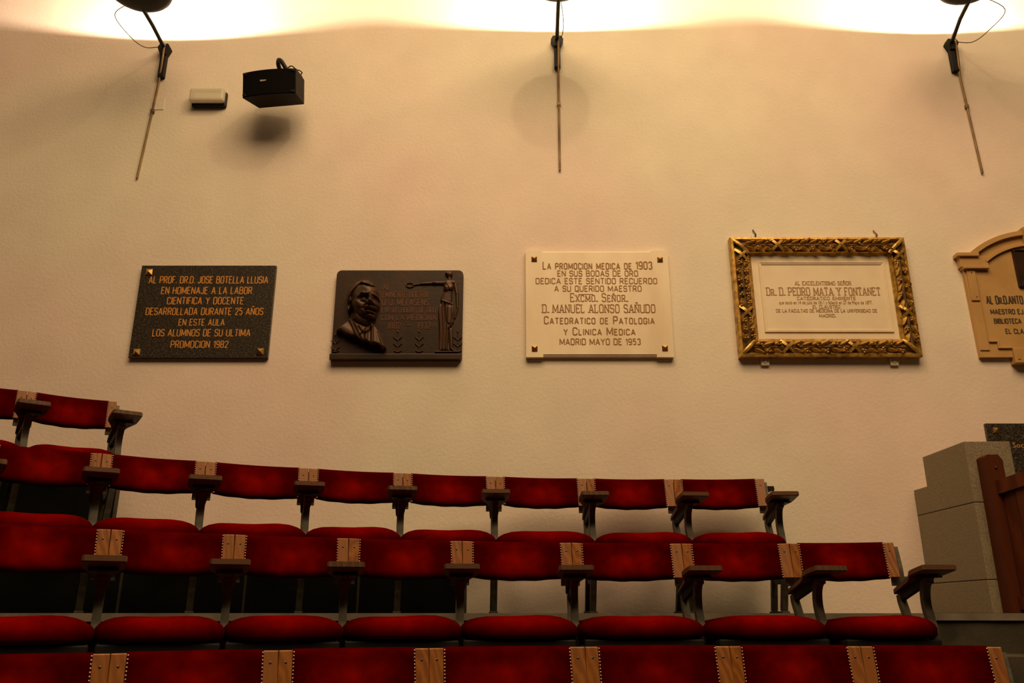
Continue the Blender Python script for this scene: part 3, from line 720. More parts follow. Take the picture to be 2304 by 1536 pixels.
relief(t, 'man_bust', M['bronze_hi'], ((752, 620), (872, 790)), bust_h, .5, 'man in a jacket and tie, head turned to the right', .045)
def fig_h(PU, PV):
    U = (PU - 720) * 6.144; V = (PV - 580) * 6.144; H = np.zeros(U.shape)
    for a in [((1710, 350), (1560, 352), 30, 24, .016), ((1560, 352), (1400, 362), 24, 15, .014), ((1400, 362), (1300, 378), 14, 10, .010), ((1788, 275), (1790, 330), 24, 30, .016),
              ((1725, 352), (1850, 345), 36, 36, .018), ((1780, 370), (1772, 470), 76, 62, .020), ((1775, 480), (1745, 590), 58, 84, .018), ((1868, 360), (1895, 500), 30, 24, .014), ((1895, 500), (1900, 700), 24, 17, .013), ((1900, 700), (1865, 835), 17, 11, .011),
              ((1790, 700), (1785, 900), 54, 38, .024), ((1785, 900), (1778, 965), 36, 20, .018), ((1808, 1000), (1815, 1240), 30, 22, .014), ((1812, 1250), (1850, 1288), 18, 12, .014)]:
        H = np.maximum(H, seg(U, V, a[0], a[1], a[2], a[3], a[4]))
    SK = [(1765, 545), (1700, 590), (1650, 660), (1630, 760), (1640, 1000), (1650, 1290), (1790, 1290), (1780, 1000), (1850, 900), (1862, 760), (1840, 640), (1810, 560)]
    sk = pad_h(U, V, SK, .014, 30); H = np.maximum(H, np.where(sk > 0, sk + .0035 * np.sin(U / 7.5 + np.sin(V / 90)), 0))
    H = np.maximum(H, ell(U, V, 1790, 232, 46, 50, .024)); H = np.maximum(H, ell(U, V, 1760, 222, 30, 34, .024))
    f = H > 0
    H = H + np.where(f, gau(U, V, 1745, 420, 30, 28, .007) + gau(U, V, 1815, 420, 30, 28, .007) + sgau(U, V, (1695, 475), (1845, 465), 9, -.009) + sgau(U, V, (1690, 600), (1830, 650), 9, .006) + sgau(U, V, (1720, 640), (1745, 900), 8, -.007) + sgau(U, V, (1745, 340), (1800, 440), 7, .004)
                     + sgau(U, V, (1720, 210), (1830, 200), 6, -.004) + gau(U, V, 1590, 345, 22, 22, .004), 0)
    d = abs(np.hypot((U - 1245) / 1.7, (V - 380)) - 30); H = np.maximum(H, np.where(d < 6, .009 * np.sqrt(np.maximum(0, 1 - (d / 6) ** 2)), 0))
    H = np.maximum(H, seg(U, V, (1600, 1300), (1900, 1300), 14, 12, .012))
    return np.where(H > .0015, H, 0)
relief(t, 'standing_figure', M['bronze_hi'], ((908, 605), (1038, 796)), fig_h, .5, 'robed woman reaching out to the left with a ring')
def sprout(cx, top, parent):
    def f(PU, PV):
        U = (PU - 720) * 6.144; V = (PV - 580) * 6.144; H = seg(U, V, (cx, top + 60), (cx, 1300), 7, 8, .008)
        for yy in (top + 110, top + 200):
            for sg in (-1, 1):
                H = np.maximum(H, seg(U, V, (cx, yy + 40), (cx + sg * 30, yy + 14), 8, 9, .008)); H = np.maximum(H, seg(U, V, (cx + sg * 30, yy + 14), (cx + sg * 58, yy - 4), 9, 4, .008))
        H = np.maximum(H, ell(U, V, cx, top + 30, 14, 26, .009))
        for sg in (-1, 1): H = np.maximum(H, seg(U, V, (cx + sg * 10, 1300), (cx + sg * 50, 1285), 10, 5, .008))
        return np.where(H > .001, H, 0)
    x = 720 + cx / 6.144
    return relief(parent, 'plant_relief', M['bronze_hi'], ((x - 12, 580 + (top - 10) / 6.144), (x + 12, 796)), f, .5)
for cx, tp in ((1075, 990), (1372, 990), (1905, 990), (212, 1040)): sprout(cx, tp, t)
for tx, a, b, yb, hp in (('AL', 862, 876, 652, 13), ('EMINENTE DOCTOR', 861, 964, 669, 12), ('D. J. MELASENS', 860, 964, 687, 14), ('EN SUS BODAS DE ORO', 860, 980, 703, 11), ('CON LA MEDICINA', 858, 980, 720, 11), ('1882', 872, 901, 739, 13), ('-', 913, 926, 738, 13), ('1932', 939, 968, 739, 13)):
    px_line(t, tx, a, b, yb, hp, Y2, M['bronze_letter'], t=.13, proud=.0025)

# plaque 3: cream marble
t = thing('marble_plaque', 'cream marble plaque with brown block lettering and four brass studs', 'plaque')
Y3 = WALL - .035
x0, x1, z0, z1 = .090, 1.035, 1.555, 2.297
MB().cbox((x0 + .11, Y3 + .006, z0 + .006), (x1 - .11, WALL - .003, z1 - .006), .003).build('slab_base', M['marble'], t)
e = .110
P = [(x0, z0), (x0 + e, z0), (x0 + e, z0 + .018), (x1 - e, z0 + .018), (x1 - e, z0), (x1, z0), (x1, z1), (x1 - e, z1), (x1 - e, z1 - .014), (x0 + e, z1 - .014), (x0 + e, z1), (x0, z1)]
MB().prism(P, Y3, WALL - .002, 'y').build('slab', M['marble'], t)
MB().prism([(x0 + e, z0 + .018), (x1 - e, z0 + .018), (x1 - e, z0 + .002), (x0 + e, z0 + .002)], Y3 + .012, WALL - .002, 'y').build('lower_chamfer', M['marble'], t)
for s_ in ((1202, 583), (1485, 584), (1203, 784), (1496, 783)): stud(t, *s_, Y3, .018)
for tx, a, b, yb, hp, sf in (('La promocion medica de 1903', 1222, 1467, 605, 16, 0), ('EN SUS BODAS DE ORO', 1255, 1435, 621, 12, 0), ('DEDICA ESTE SENTIDO RECUERDO', 1206, 1478, 638, 12, 0), ('A SU QUERIDO MAESTRO', 1248, 1443, 655, 12, 0),
                         ('Excmo. Se\u00f1or.', 1284, 1411, 678, 18, 1), ('D. MANUEL ALONSO SA\u00d1UDO', 1221, 1474, 703, 18, 1), ('Catedratico de Patologia', 1225, 1472, 728, 16, 0), ('y Clinica Medica', 1269, 1429, 753, 16, 0), ('MADRID MAYO DE 1953', 1260, 1441, 775, 13, 0)):
    px_line(t, tx.replace('1903', '1903') if not sf else tx, a, b, yb, hp, Y3, M['brown_letter'], t=.15 if not sf else .11, serif=bool(sf))
(a, z_), (b, _) = at(1302, 662, Y3), at(1334, 662, Y3)
MB().box((a, Y3 - .0015, z_ - .002), (b, Y3, z_ + .002)).build('overline', M['brown_letter'], t)

# plaque 4: gilded frame
t = thing('gilded_frame', 'ornate gilded frame with laurel leaves around a pale inscribed panel', 'frame')
fx0, fx1, fz0, fz1 = 1.452, 2.615, 1.553, 2.386
PROF = [(0, 0), (0, .048), (.004, .056), (.018, .058), (.024, .050), (.030, .040), (.036, .040), (.048, .050), (.064, .056), (.080, .050), (.092, .036), (.098, .030), (.104, .036), (.110, .036), (.116, .026), (.128, .014), (.134, .010), (.134, 0)]
KL, KR, KT, KB = 1.07, .84, .90, 1.0
def frame_rail(side):
    mb = MB(); vs = []
    for s_, h in PROF:
        y = WALL - h
        xl, xr, zb_, zt_ = fx0 + s_ * KL, fx1 - s_ * KR, fz0 + s_ * KB, fz1 - s_ * KT
        vs += {'top': [(xl, y, zt_), (xr, y, zt_)], 'bottom': [(xl, y, zb_), (xr, y, zb_)], 'left': [(xl, y, zb_), (xl, y, zt_)], 'right': [(xr, y, zb_), (xr, y, zt_)]}[side]
    n = len(PROF); fs = [(2 * i, 2 * i + 1, 2 * ((i + 1) % n) + 1, 2 * ((i + 1) % n)) for i in range(n)]
    fs += [tuple(range(0, 2 * n, 2)), tuple(range(1, 2 * n, 2))]
    mb.add(vs, fs); return mb
def leaf_mesh(L=.072, Wd=.034):
    n = 7; vs = []; 
    for i in range(n):
        u = i / (n - 1); hw = Wd / 2 * math.sin(math.pi * min(1, u * .92 + .06)) ** .8 * (1.15 - .4 * u); rise = .010 + .010 * math.sin(math.pi * u) + (.006 if u > .8 else 0)
        vs += [(-hw, 0, u * L), (0, -rise, u * L), (hw, 0, u * L), (0, .004, u * L)]
    fs = []
    for i in range(n - 1):
        for a in range(4): b = (a + 1) % 4; fs.append((i * 4 + a, i * 4 + b, i * 4 + 4 + b, i * 4 + 4 + a))
    fs += [(0, 1, 2, 3), tuple(range(4 * n - 4, 4 * n))]
    return MB().add(vs, fs).mesh('leaf')
LEAF = leaf_mesh(); LEAF.materials.append(M['gilt'])
b3 = MB()
for dx, dz in ((-.009, 0), (.009, .002), (0, .014)): b3.sphere((dx, -.006, dz), .0085, 8, 6)
BERRY = b3.mesh('berry_cluster'); BERRY.materials.append(M['gilt'])
def ribbon():
    mb = MB(); vs = []
    for sg in (-1, 1):
        pts = []
        for i in range(7):
            u = i / 6; x = sg * (-.046 + .092 * u); z = -.045 + .09 * u; y = -.016 * math.sin(math.pi * u) - .004
            pts.append((x, y, z))
        n0 = len(mb.v)
        for (x, y, z) in pts:
            d = .0065
            mb.v += [(x - d, y, z + sg * d), (x + d, y, z - sg * d), (x + d, y + .006, z - sg * d), (x - d, y + .006, z + sg * d)]
        for i in range(6):
            for a in range(4):
                b = (a + 1) % 4; mb.f.append((n0 + i * 4 + a, n0 + i * 4 + b, n0 + i * 4 + 4 + b, n0 + i * 4 + 4 + a)); mb.sm.append(False)
    return mb.mesh('ribbon')
RIB = ribbon(); RIB.materials.append(M['gilt'])
rg = random.Random(3)
for side in ('top', 'bottom', 'left', 'right'):
    rl = frame_rail(side).build('frame_rail', M['gilt'], t); rl.data.materials.append(M['gilt_shade'])
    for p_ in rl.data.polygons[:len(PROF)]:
        if 5 <= p_.index <= 10: p_.material_index = 1  # channel faces under the leaves get the painted shade
    mid = .064
    hor = side in ('top', 'bottom')
    a0, a1 = (fx0 + .13, fx1 - .13) if hor else (fz0 + .13, fz1 - .13)
    fixed = {'top': fz1 - mid * KT, 'bottom': fz0 + mid * KB, 'left': fx0 + mid * KL, 'right': fx1 - mid * KR}[side]
    sgn = -1 if side == 'top' else 1
    base_ang = {'top': 90, 'bottom': 90, 'left': 0, 'right': 180}[side]   # leaf axis is +z, turned about y
    ln = a1 - a0; n = int(ln / .057); 
    for i in range(n + 1):
        p = a0 + ln * i / n
        if i % 7 == 3:
            o = link('ribbon', RIB, None, rl); o.location = (p, WALL - .048, fixed) if hor else (fixed, WALL - .048, p); o.rotation_euler = (0, R(90) if hor else 0, 0); continue
        for sd in (-1, 1):
            if side == 'left' and rg.random() < .25: continue
            o = link('leaf', LEAF, None, rl); d = sd * .019
            q = p - (.03 if base_ang != 180 else -.03) + rg.uniform(-.006, .006)
            o.location = (q, WALL - .046 - rg.uniform(0, .004), fixed + d * .6) if hor else (fixed + d * .6, WALL - .046 - rg.uniform(0, .004), q)
            tilt = sd * rg.uniform(14, 30) * (-1 if hor else 1) * (1 if side != 'right' else -1)
            o.rotation_euler = (0, R(base_ang + tilt), R(rg.uniform(-12, 12)) if not hor else 0); k = rg.uniform(.85, 1.1); o.scale = (k, k * 1.1, k)
        for sd in ((-1, 1) if side == 'left' else ((-1) ** i,)):
            o = link('berry_cluster', BERRY, None, rl); d = sd * .024
            o.location = (p, WALL - .055, fixed + d) if hor else (fixed + d, WALL - .055, p); o.rotation_euler = (0, R(rg.uniform(0, 360)), 0)
for cx_, cz_, an in ((fx0 + .064, fz1 - .064, 45), (fx1 - .064, fz1 - .064, -45), (fx0 + .064, fz0 + .064, -45), (fx1 - .064, fz0 + .064, 45)):
    c_, s2 = math.cos(R(an)), math.sin(R(an)); mb = MB(); vs = []
    for i in range(9):
        u = -1 + i / 4; yy = WALL - .050 - .016 * math.cos(u * 1.5)
        for d, dy in ((-.013, 0), (-.005, -.004), (.005, -.004), (.013, 0), (.013, .012), (-.013, .012)):
            lx_, lz_ = u * .072, d
            vs.append((cx_ - (lx_ * c_ - lz_ * s2) * 1, yy + dy, cz_ + (lx_ * s2 + lz_ * c_)))
    fs = []
    for i in range(8):
        for a in range(6): b = (a + 1) % 6; fs.append((i * 6 + a, i * 6 + b, i * 6 + 6 + b, i * 6 + 6 + a))
    mb.add(vs, fs).build('corner_ribbon', M['gilt'], t)
ix0, ix1, iz0, iz1 = fx0 + .13 * KL, fx1 - .13 * KR, fz0 + .13 * KB, fz1 - .13 * KT
Y4 = WALL - .012
pn = MB().box((ix0, Y4, iz0), (ix1, WALL, iz1)).build('stone_panel', M['pale_marble'], t)
def molding(parent, x0, x1, z0, z1, prof, y, m, name='moulding'):
    vs = []
    for s_, h in prof: vs += [(x0 + s_, y - h, z0 + s_), (x1 - s_, y - h, z0 + s_), (x1 - s_, y - h, z1 - s_), (x0 + s_, y - h, z1 - s_)]
    n = len(prof); fs = [(4 * i + a, 4 * i + (a + 1) % 4, 4 * ((i + 1) % n) + (a + 1) % 4, 4 * ((i + 1) % n) + a) for i in range(n) for a in range(4)]
    return MB().add(vs, fs).build(name, m, parent)
molding(t, ix0 + .045, ix1 - .033, iz0 + .045, iz1 - .045, [(0, -.002), (0, .003), (.003, .009), (.007, .009), (.010, .005), (.015, .007), (.018, .003), (.022, .003), (.024, -.002)], Y4, M['pale_marble'])
for tx, a, b, yb, hp, th, sf in (('AL EXCELENTISIMO SE\u00d1OR', 1789, 1915, 641, 8, .13, 1), ('Dr. D. PEDRO MATA Y FONTANET', 1726, 1981, 664, 17, .11, 1), ('CATEDRATICO EMINENTE', 1794, 1925, 674, 6.5, .14, 1), ('EL CLAUSTRO', 1829, 1890, 693, 6.5, .14, 1), ('DE LA FACULTAD DE MEDICINA DE LA UNIVERSIDAD DE', 1747, 1973, 702, 6.5, .14, 1), ('MADRID.', 1844, 1880, 713, 6.5, .14, 1)):
    px_line(t, tx, a, b, yb, hp, Y4, M['faded_letter'], t=th, serif=bool(sf))
def font_line(parent, txt, x0p, x1p, yb, hp, y, m, name='inscription'):
    cu = bpy.data.curves.new('inscription', 'FONT'); cu.body = txt; cu.size = 1; cu.extrude = .01; cu.resolution_u = 2
    o = bpy.data.objects.new('tmp', cu); COL.objects.link(o); bpy.context.view_layer.update()
    me = bpy.data.meshes.new_from_object(o.evaluated_get(bpy.context.evaluated_depsgraph_get())); bpy.data.objects.remove(o)
    xs = [v.co.x for v in me.vertices]; X0, Z = at(x0p, yb, y); X1, _ = at(x1p, yb, y); _, Zt = at(x0p, yb - hp, y)
    sx = (X1 - X0) / (max(xs) - min(xs)); sz = (Zt - Z) / .72; mn = min(xs)
    for v in me.vertices: x, yy, z_ = v.co; v.co = (X0 + (x - mn) * sx, y - (z_ + .005) * .12, Z + yy * sz)
    return link(name, me, m, parent)
font_line(t, 'que naci\u00f3 en 14 de Julio de 1811 y falleci\u00f3 en 27 de Mayo de 1877.', 1753, 1963, 684, 8, Y4, M['faded_letter'])
for px, py in ((1697, 522), (1969, 523)):
    X, Z = at(px, py + 8, WALL - .01); hk = MB(); hk.cbox((X - .02, WALL - .012, Z - .035), (X + .02, WALL, Z + .015), .006); hk.build('hanging_plate', M['wall'], t)
    MB().tube([(X - .004, WALL - .004, Z + .045), (X, WALL - .016, Z + .025), (X + .006, WALL - .028, Z), (X + .006, WALL - .010, Z - .012)], .0045, 7).build('hook', M['screw'] if px < 1800 else M['conduit'], t)
for px, py in ((1722, 815), (2013, 815)):
    X, Z = at(px, py, WALL - .02); hk = MB(); hk.cbox((X - .026, WALL - .02, Z - .018), (X + .026, WALL, Z + .03), .003); hk.sphere((X + .0, WALL - .022, Z + .002), .008, 8, 5, (1, .5, 1)); hk.build('lower_clip', M['white_metal'], t)

# plaque 5: arched stone memorial
t = thing('arched_memorial', 'ochre stone memorial with arched top at the right edge', 'plaque')
mc = 3.475
def mir(P): return P + [(2 * mc - x, z) for x, z in P[::-1]]
Y5 = WALL - .03
def arcz(xa, za, zt, n=14):       # half arch from (xa,za) up to centre height zt
    hw = mc - xa; sag = zt - za; rr = (hw * hw + sag * sag) / (2 * sag); cz = zt - rr; a = math.asin(hw / rr)
    return [(mc - rr * math.sin(a * (1 - i / n)), cz + rr * math.cos(a * (1 - i / n))) for i in range(n + 1)]
lft = [(3.20, 1.556), (2.995, 1.556), (2.985, 2.27), (3.04, 2.27)]
MB().prism(mir(lft + arcz(3.04, 2.27, 2.425)[1:-1]), Y5, WALL - .002, 'y').build('back_slab', M['sandstone'], t)
def band(outer, inner, y, name):
    a = outer + [(2 * mc - x, z) for x, z in outer[::-1][1:]]; b = inner + [(2 * mc - x, z) for x, z in inner[::-1][1:]]
    n = len(a); vs = [(x, y, z) for x, z in a] + [(x, y, z) for x, z in b] + [(x, WALL - .003, z) for x, z in a] + [(x, WALL - .003, z) for x, z in b]
    fs = []
    for i in range(n - 1): fs += [(i, i + 1, n + i + 1, n + i), (2 * n + i, 2 * n + i + 1, i + 1, i), (3 * n + i, 3 * n + i + 1, n + i + 1, n + i)]
    fs += [(0, n, 3 * n, 2 * n), (n - 1, 2 * n - 1, 4 * n - 1, 3 * n - 1)]
    return MB().add(vs, fs).build(name, M['sandstone'], t)
band(arcz(3.03, 2.268, 2.435), arcz(3.075, 2.262, 2.405), WALL - .055, 'arch_moulding')
band(arcz(3.13, 2.222, 2.345), arcz(3.14, 2.208, 2.330), WALL - .048, 'arch_moulding')
for sg in (1, -1):
    f = lambda x: mc + (x - mc) * sg
    def bx(a, b, zz0, zz1, y, name):
        xa, xb = sorted((f(a), f(b))); return MB().cbox((xa, y, zz0), (xb, WALL - .003, zz1), .003).build(name, M['sandstone'], t)
    bx(2.945, 3.09, 2.247, 2.272, WALL - .062, 'cap_moulding'); bx(2.965, 3.15, 2.175, 2.250, WALL - .045, 'capital'); bx(2.975, 3.145, 2.160, 2.180, WALL - .058, 'cap_moulding')
    bx(3.0, 3.055, 1.94, 2.165, WALL - .040, 'pilaster'); bx(2.998, 3.058, 1.60, 1.925, WALL - .037, 'pilaster')
    bx(3.062, 3.068, 1.662, 2.165, WALL - .034, 'fillet'); bx(3.062, 3.115, 1.655, 1.668, WALL - .042, 'fillet'); bx(3.112, 3.122, 1.62, 1.668, WALL - .042, 'fillet'); bx(3.112, 3.205, 1.612, 1.624, WALL - .042, 'fillet')
    for x_, z_ in ((3.03, 2.135), (3.035, 1.965)): MB().sphere((f(x_), WALL - .041, z_), .004, 8, 5, (1, .5, 1)).build('rivet', M['screw'], t)
MB().prism([(mc - .055, 2.30), (mc + .055, 2.30), (mc + .068, 2.45), (mc - .068, 2.45)], WALL - .075, WALL - .003, 'y').build('keystone', M['sandstone'], t)
MB().cbox((3.20, WALL - .05, 1.525), (2 * mc - 3.20, WALL - .003, 1.612), .004).build('base_block', M['sandstone'], t)
MB().cbox((3.195, WALL - .062, 1.510), (2 * mc - 3.195, WALL - .003, 1.528), .003).build('base_moulding', M['sandstone'], t)
x = 3.225
while x < 2 * mc - 3.22:
    MB().prism([(x - .004, 1.568), (x + .004, 1.568), (x + .009, 1.535), (x - .009, 1.535)], WALL - .058, WALL - .045, 'y').build('gutta', M['sandstone'], t); x += .038
MB().cbox((3.325, WALL - .045, 2.035), (2 * mc - 3.325, WALL - .003, 2.300), .003).build('bronze_panel', M['bronze'], t)
molding(t, 3.325, 2 * mc - 3.325, 2.035, 2.300, [(0, .0), (.003, .008), (.010, .008), (.014, .0)], WALL - .045, M['bronze'], 'panel_rim')
mb = MB(); mb.sphere((mc, WALL - .045, 2.185), .075, 20, 12, (.8, .45, 1)); mb.sphere((mc, WALL - .045, 2.115), .045, 16, 10, (.8, .4, 1.3)); mb.prism([(mc - .12, 2.05), (mc + .12, 2.05), (mc + .105, 2.085), (mc + .03, 2.115), (mc - .03, 2.115), (mc - .105, 2.085)], WALL - .068, WALL - .044, 'y'); mb.sphere((mc + .02, WALL - .08, 2.18), .015, 8, 6); mb.sphere((mc, WALL - .05, 2.225), .07, 16, 8, (.85, .45, .7)); mb.build('portrait_relief', M['bronze_hi'], t)
for tx, a, b, yb, hp, th in (('AL Dr.D.ANTO', 2221, 2302, 683, 17, .15), ('MAESTRO EJ', 2230, 2302, 706, 10, .19), ('BIBLIOTECA', 2238, 2298, 727, 10, .19), ('EL CLA', 2264, 2303, 750, 10, .17)):
    px_line(t, tx, a, b, yb, hp, Y5, M['dark_letter'], t=th)

# plaque 6: dark granite behind the pillar
t = thing('small_granite_plaque', 'dark granite plaque with gold script partly hidden behind the stone pillar', 'plaque')
gx0, gz1 = at(2217, 952, WALL - .025); _, gz0 = at(2290, 1177, WALL - .025)
MB().cbox((gx0, WALL - .025, gz0), (gx0 + .85, WALL - .002, gz1), .003).build('slab', M['granite'], t)
stud(t, 2240, 968, WALL - .025, .017)
font_line(t, 'a Soc', 2267, 2304, 1007, 12, WALL - .025, M['gold_letter'])

# ------------------------------------------------------------------ stone pillar and wooden gate
t = thing('stone_pillar', 'stepped grey granite pillar against the wall at the right', 'pillar')
def blk(a, b, m=M['stone']): return MB().cbox(a, b, .004).build('stone_block', m, t)
PX0, PX1, PF = 2.452, 2.700, 4.45
blk((PX0, PF, 0), (PX1, WALL, .165)); blk((PX0, PF, .168), (PX1, WALL, .560)); blk((PX0, PF, .563), (PX1, 4.93, .888)); blk((PX0, 4.93, .563), (PX1, WALL, .715))
# recessed margin on the front face
MB().box((PX0 + .085, PF - .004, .563), (PX0 + .165, PF, .845)).build('front_inset', M['stone'], t)

GY = 4.40
t = thing('wooden_gate', 'red-brown wooden gate and handrail beside the stone pillar', 'gate')
def gpt(px, py, Y): X, Z = at(px, py, Y); return X, Z
gxa, gzt = at(2207, 1026, 4.40); gxb, _ = at(2247, 1040, 4.40)
pz = .80
mb = MB(); mb.prism([(gxa, 0.0), (gxb, 0.0), (gxb, pz - .03), (gxb - .02, pz), (gxa + .012, pz), (gxa, pz - .012)], 4.36, 4.45, 'y'); mb.build('gate_post', M['gate_wood'], t)
MB().sphere(((gxa + gxb) / 2, 4.358, pz - .07), .006, 8, 6).build('screw', M['screw'], t)
# the gate leaf opens towards the seats, hinged on the post
d = Vector((.26, -1.0, 0)).normalized()
def gp(s_, z, o=0): return (gxb - .03 + d.x * s_ + d.y * -o, 4.37 + d.y * s_ + d.x * o, z)
def gbar(s0, s1, z0, z1, z2, z3, th, name, mtl=None):
    vs = [gp(s0, z0, -th / 2), gp(s0, z1, -th / 2), gp(s1, z3, -th / 2), gp(s1, z2, -th / 2), gp(s0, z0, th / 2), gp(s0, z1, th / 2), gp(s1, z3, th / 2), gp(s1, z2, th / 2)]
    return MB().add(vs, [(0, 1, 2, 3), (4, 7, 6, 5), (0, 4, 5, 1), (1, 5, 6, 2), (2, 6, 7, 3), (3, 7, 4, 0)]).build(name, mtl or M['gate_wood'], t)
gbar(-.01, .60, .590, .660, .66, .73, .06, 'handrail')
gbar(0, .60, .02, .08, .02, .08, .05, 'bottom_rail')
s_ = .02
wid = .082
for i in range(6):
    gbar(s_, s_ + wid - .008, .075, .595 + .07 * s_ / .6, .075, .595 + .07 * (s_ + wid) / .6, .022 if i % 2 == 0 else .032, 'gate_board'); s_ += wid + (.05 if i == 1 else 0)

# ------------------------------------------------------------------ wall uplights with their conduits
UPL = [(-2.45, 3.86, .52, 'left', (1253, 90)), (.325, 3.93, .6, 'middle', None), (3.08, 3.905, .6, 'right', None)]
BR = [(-2.523, 3.927, 3.660), (.328, 3.997, 3.740), (3.198, 3.970, 3.709)]
LBL = ['black wall uplight with bowl showing, above the emergency light', 'black wall uplight on its arm, in the middle above the disc shadow', 'black wall uplight with looping cable, at the right above the gilded frame']
BOWL = [(-2.475, 4.50, 3.845), (.31, 4.50, 3.918), (3.05, 4.50, 3.906)]
GRP = 'bowl uplights along the wall'
for i in range(3):
    bxp, bz1_, bz0_ = BR[i]; cx_, cy_, cz_ = BOWL[i]
    t = thing('wall_uplight', LBL[i], 'lamp', (bxp, WALL, bz1_), 0, GRP)
    kids = []
    mb = MB(); mb.cbox((bxp - .022, WALL - .035, bz0_), (bxp + .022, WALL, bz1_ - .03), .004)
    mb.prism([(bxp - .045, bz1_ - .03), (bxp - .03, bz1_), (bxp + .03, bz1_), (bxp + .045, bz1_ - .03), (bxp + .022, bz1_ - .085), (bxp - .022, bz1_ - .085)], WALL - .05, WALL, 'y')
    kids.append(mb.build('wall_bracket', M['black_iron'], t))
    kids.append(MB().tube([(bxp, WALL - .03, bz1_ - .03), ((bxp + cx_) / 2, (WALL + cy_) / 2, (bz1_ + cz_) / 2 - .0), (cx_, cy_ - .05, cz_ + .01)], .0135, 10).build('arm', M['black_iron'], t))
    # bowl: outer and inner skin
    r0 = .215; dep = [.10, .13, .10][i]
    rim = cz_ + dep
    outer = [(r0 * math.sin(a), dep - dep * math.cos(a)) for a in np.linspace(0.02, math.pi / 2, 14)]
    inner = [((r0 - .006) * math.sin(a), dep - (dep - .006) * math.cos(a)) for a in np.linspace(math.pi / 2, 0.02, 14)]
    kids.append(MB().lathe(outer + inner, (cx_, cy_, cz_), 40).build('bowl', M['black_iron'], t))
    kids.append(MB().lathe([((r0 - .010) * math.sin(a), dep - (dep - .012) * math.cos(a)) for a in np.linspace(math.pi / 2 - .05, 0.02, 14)], (cx_, cy_, cz_), 40).build('reflector', M['reflector'], t))
    bz = rim - [.034, .020, .032][i]
    kids.append(MB().sphere((cx_, cy_, bz - .030), .013, 12, 8).build('bulb', M['bulb'], t))
    kids.append(MB().tube([(cx_, cy_, cz_ + .012), (cx_, cy_, bz - .040)], .010, 8).build('bulb_stem', M['screw'], t))
    # supply cable looping from the bracket to the bowl
    sgx = [-1, 0, 1][i]
    if sgx:
        P_ = [(bxp + sgx * .04, WALL - .05, bz1_ - .03), (bxp + sgx * .12, WALL - .09, bz1_ - .06), (bxp + sgx * .20, WALL - .16, bz1_ - .02), (bxp + sgx * .24, WALL - .32, bz1_ + .03), (cx_ + sgx * .06, cy_ + .05, cz_ + .02)]
    else:
        P_ = [(bxp, WALL - .05, bz1_ - .02), (bxp + .03, WALL - .12, bz1_ - .06), (bxp + .03, WALL - .3, bz1_ - .07), (cx_ + .01, cy_ + .05, cz_ + .01)]
    kids.append(MB().tube(smooth_path(P_, 6), .0028, 6).build('cable', M['black_iron'], t))
    ld = bpy.data.lights.new('uplight_lamp', 'POINT'); ld.energy = 140; ld.color = (1, .77, .55); ld.shadow_soft_size = .012
    lo_ = bpy.data.objects.new('uplight_lamp', ld); COL.objects.link(lo_); lo_.location = (cx_, cy_, bz + .0); lo_.parent = t; kids.append(lo_)
    for c in kids: off(c, t)
CO = [((-2.515, 3.92), (-2.585, 2.852), 'brass conduit dropping from the left uplight bracket'), ((.336, 3.975), (.331, 2.912), 'brass conduit dropping from the middle uplight across the disc shadow'), ((3.215, 3.955), (3.250, 2.890), 'brass conduit dropping from the right uplight bracket')]
for (xa, za), (xb, zb), lab in CO:
    o = MB().tube([(xa, WALL - .058, za), (xa, WALL - .054, za - .12), ((xa * .7 + xb * .3), WALL - .013, za - .30), (xb, WALL - .012, zb)], [.008, .008, .0075, .0075], 8).build('conduit', M['conduit'])
    o['label'] = lab; o['category'] = 'conduit'; o['group'] = 'brass conduits on the wall'
    zc = za - (za - zb) * .5; xc_ = xa + (xb - xa) * .5
    MB().cbox((xc_ - .012, WALL - .022, zc - .014), (xc_ + .012, WALL, zc + .014), .003).build('clip', M['conduit'], o)
# painted-over junction cover
t = thing('junction_cover', 'painted-over square junction cover beside the left conduit', 'cover')
(a, zt), (b, zb) = at(342, 220), at(368, 247)
MB().cbox((a, WALL - .004, zb), (b, WALL + .002, zt), .001).build('cover_plate', M['wall'], t)

# ------------------------------------------------------------------ loudspeaker
t = thing('wall_speaker', 'black loudspeaker tilted down on a wall bracket', 'speaker', (-1.628, 4.875, 3.421), -.143)
t.rotation_euler = (.183, 0, -.143); t.scale = (1.13, 1.03, .96)
W_, H_, D_ = .335, .185, .17
def spk():
    mb = MB(); N_ = 10; fr = []; 
    for i in range(N_ + 1):
        u = -1 + 2 * i / N_; fr.append((u * W_ / 2, -D_ / 2 - .022 * (1 - u * u)))
    P_ = fr + [(W_ / 2 * .93, D_ / 2), (-W_ / 2 * .80, D_ / 2)]
    mb.prism(P_, -H_ / 2, H_ / 2, 'z'); return mb
b = spk().build('case', M['case_brown'], t)
mb = MB(); N_ = 12; vs = []
for i in range(N_ + 1):
    u = -1 + 2 * i / N_; x = u * (W_ / 2 - .004); y = -D_ / 2 - .022 * (1 - u * u)
    vs += [(x, y - .008, -H_ / 2 + .004), (x, y - .008, H_ / 2 - .004), (x, y + .004, H_ / 2 - .004), (x, y + .004, -H_ / 2 + .004)]
fs = [(4 * i + a, 4 * i + (a + 1) % 4, 4 * i + 4 + (a + 1) % 4, 4 * i + 4 + a) for i in range(N_) for a in range(4)] + [(0, 1, 2, 3), (4 * N_, 4 * N_ + 1, 4 * N_ + 2, 4 * N_ + 3)]
mb.add(vs, fs).build('grille', M['grille'], t)
mb = MB()
for (x, z) in ((-.150, .075), (.150, .075), (-.150, -.078), (.150, -.078)): mb.cbox((x - .012, -D_ / 2 - .018, z - .008), (x + .012, -D_ / 2 - .004, z + .008), .003)
mb.build('grille_corner', M['plastic_black'], t)
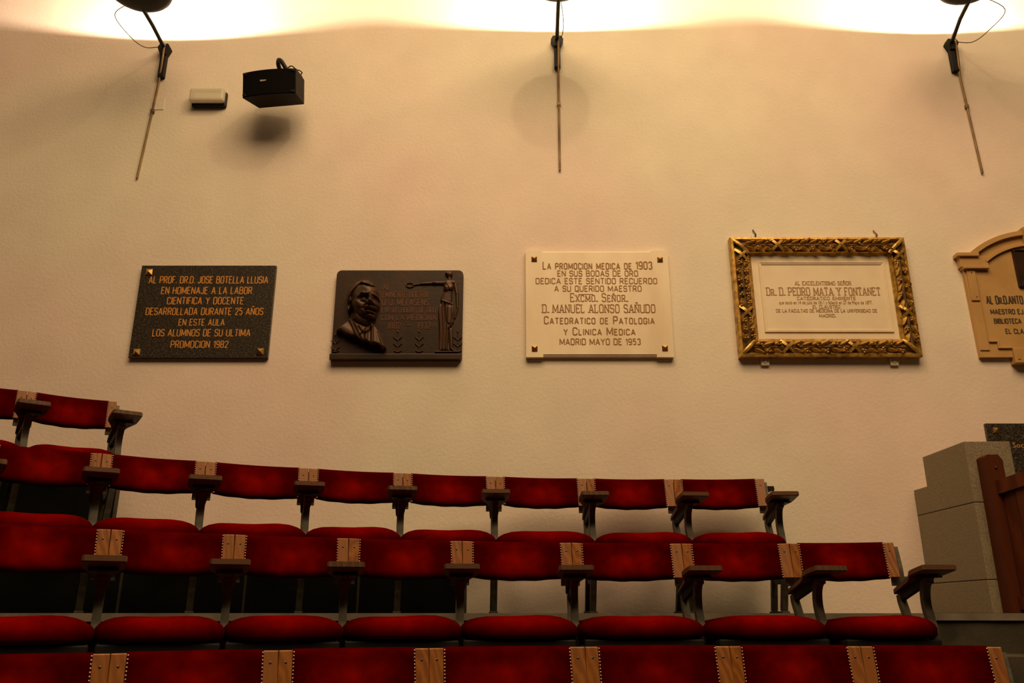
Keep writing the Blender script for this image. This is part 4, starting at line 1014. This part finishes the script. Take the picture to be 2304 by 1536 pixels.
lg = text_line(t, 'SONY', -.045, -.008, .004, .010, -D_ / 2 - .0305, M['white_print'], t=.2, name='badge')
mb = MB(); mb.cbox((.035, -.03, H_ / 2), (.15, .07, H_ / 2 + .022), .004); mb.cbox((-.02, -.01, H_ / 2), (.0, .03, H_ / 2 + .02), .003); mb.sphere((-.03, .0, H_ / 2 + .032), .019, 10, 6, (1.2, 1, .9)); mb.build('mount_plate', M['black_iron'], t)
mb = MB(); mb.tube(smooth_path([(.095, .0, H_ / 2 + .012), (.07, -.01, H_ / 2 + .055), (.045, -.015, H_ / 2 + .105), (.018, .01, H_ / 2 + .128), (.0, .06, H_ / 2 + .105), (-.0, .16, H_ / 2 + .05), (.0, .235, H_ / 2 + .03)], 5), .0135, 10); mb.build('mount_arm', M['black_iron'], t)
mb = MB(); mb.lathe([(.0, 0), (.05, 0), (.05, .02), (.0, .02)], (0, 0, 0), 20)
o = mb.build('wall_flange', M['black_iron'], t); o.rotation_euler = (R(90) - .183, 0, 0); o.location = (.0, .225, H_ / 2 + .03)
for k, (x, hgt) in enumerate(((.055, .07), (.085, .085), (.125, .05))):
    MB().tube(smooth_path([(x - .05, .02, H_ / 2 + .02), (x - .02, .03, H_ / 2 + hgt * .8), (x + .01, .03, H_ / 2 + hgt), (x + .035, .03, H_ / 2 + hgt * .6), (x + .03, .03, H_ / 2 + .015)], 5), .004, 6).build('wire_loop', M['black_iron'], t)

# ------------------------------------------------------------------ emergency light
t = thing('emergency_light', 'small unlit emergency light with pale diffuser left of the loudspeaker', 'lamp')
ex0, ez0 = at(427, 235, WALL - .04); ex1, ez1 = at(511, 204, WALL - .04)
MB().cbox((ex0 + .006, WALL - .030, ez0 - .004), (ex1 - .002, WALL, ez1 - .004), .010).build('base', M['plastic_black'], t)
MB().cbox((ex0, WALL - .078, ez0 + .012), (ex1 - .008, WALL - .028, ez1), .016).build('diffuser', M['diffuser'], t)
MB().cbox((ex0 + .02, WALL - .040, ez0 + .025), (ex1 - .03, WALL - .031, ez1 - .02), .003).build('reflector_plate', M['reflector'], t)
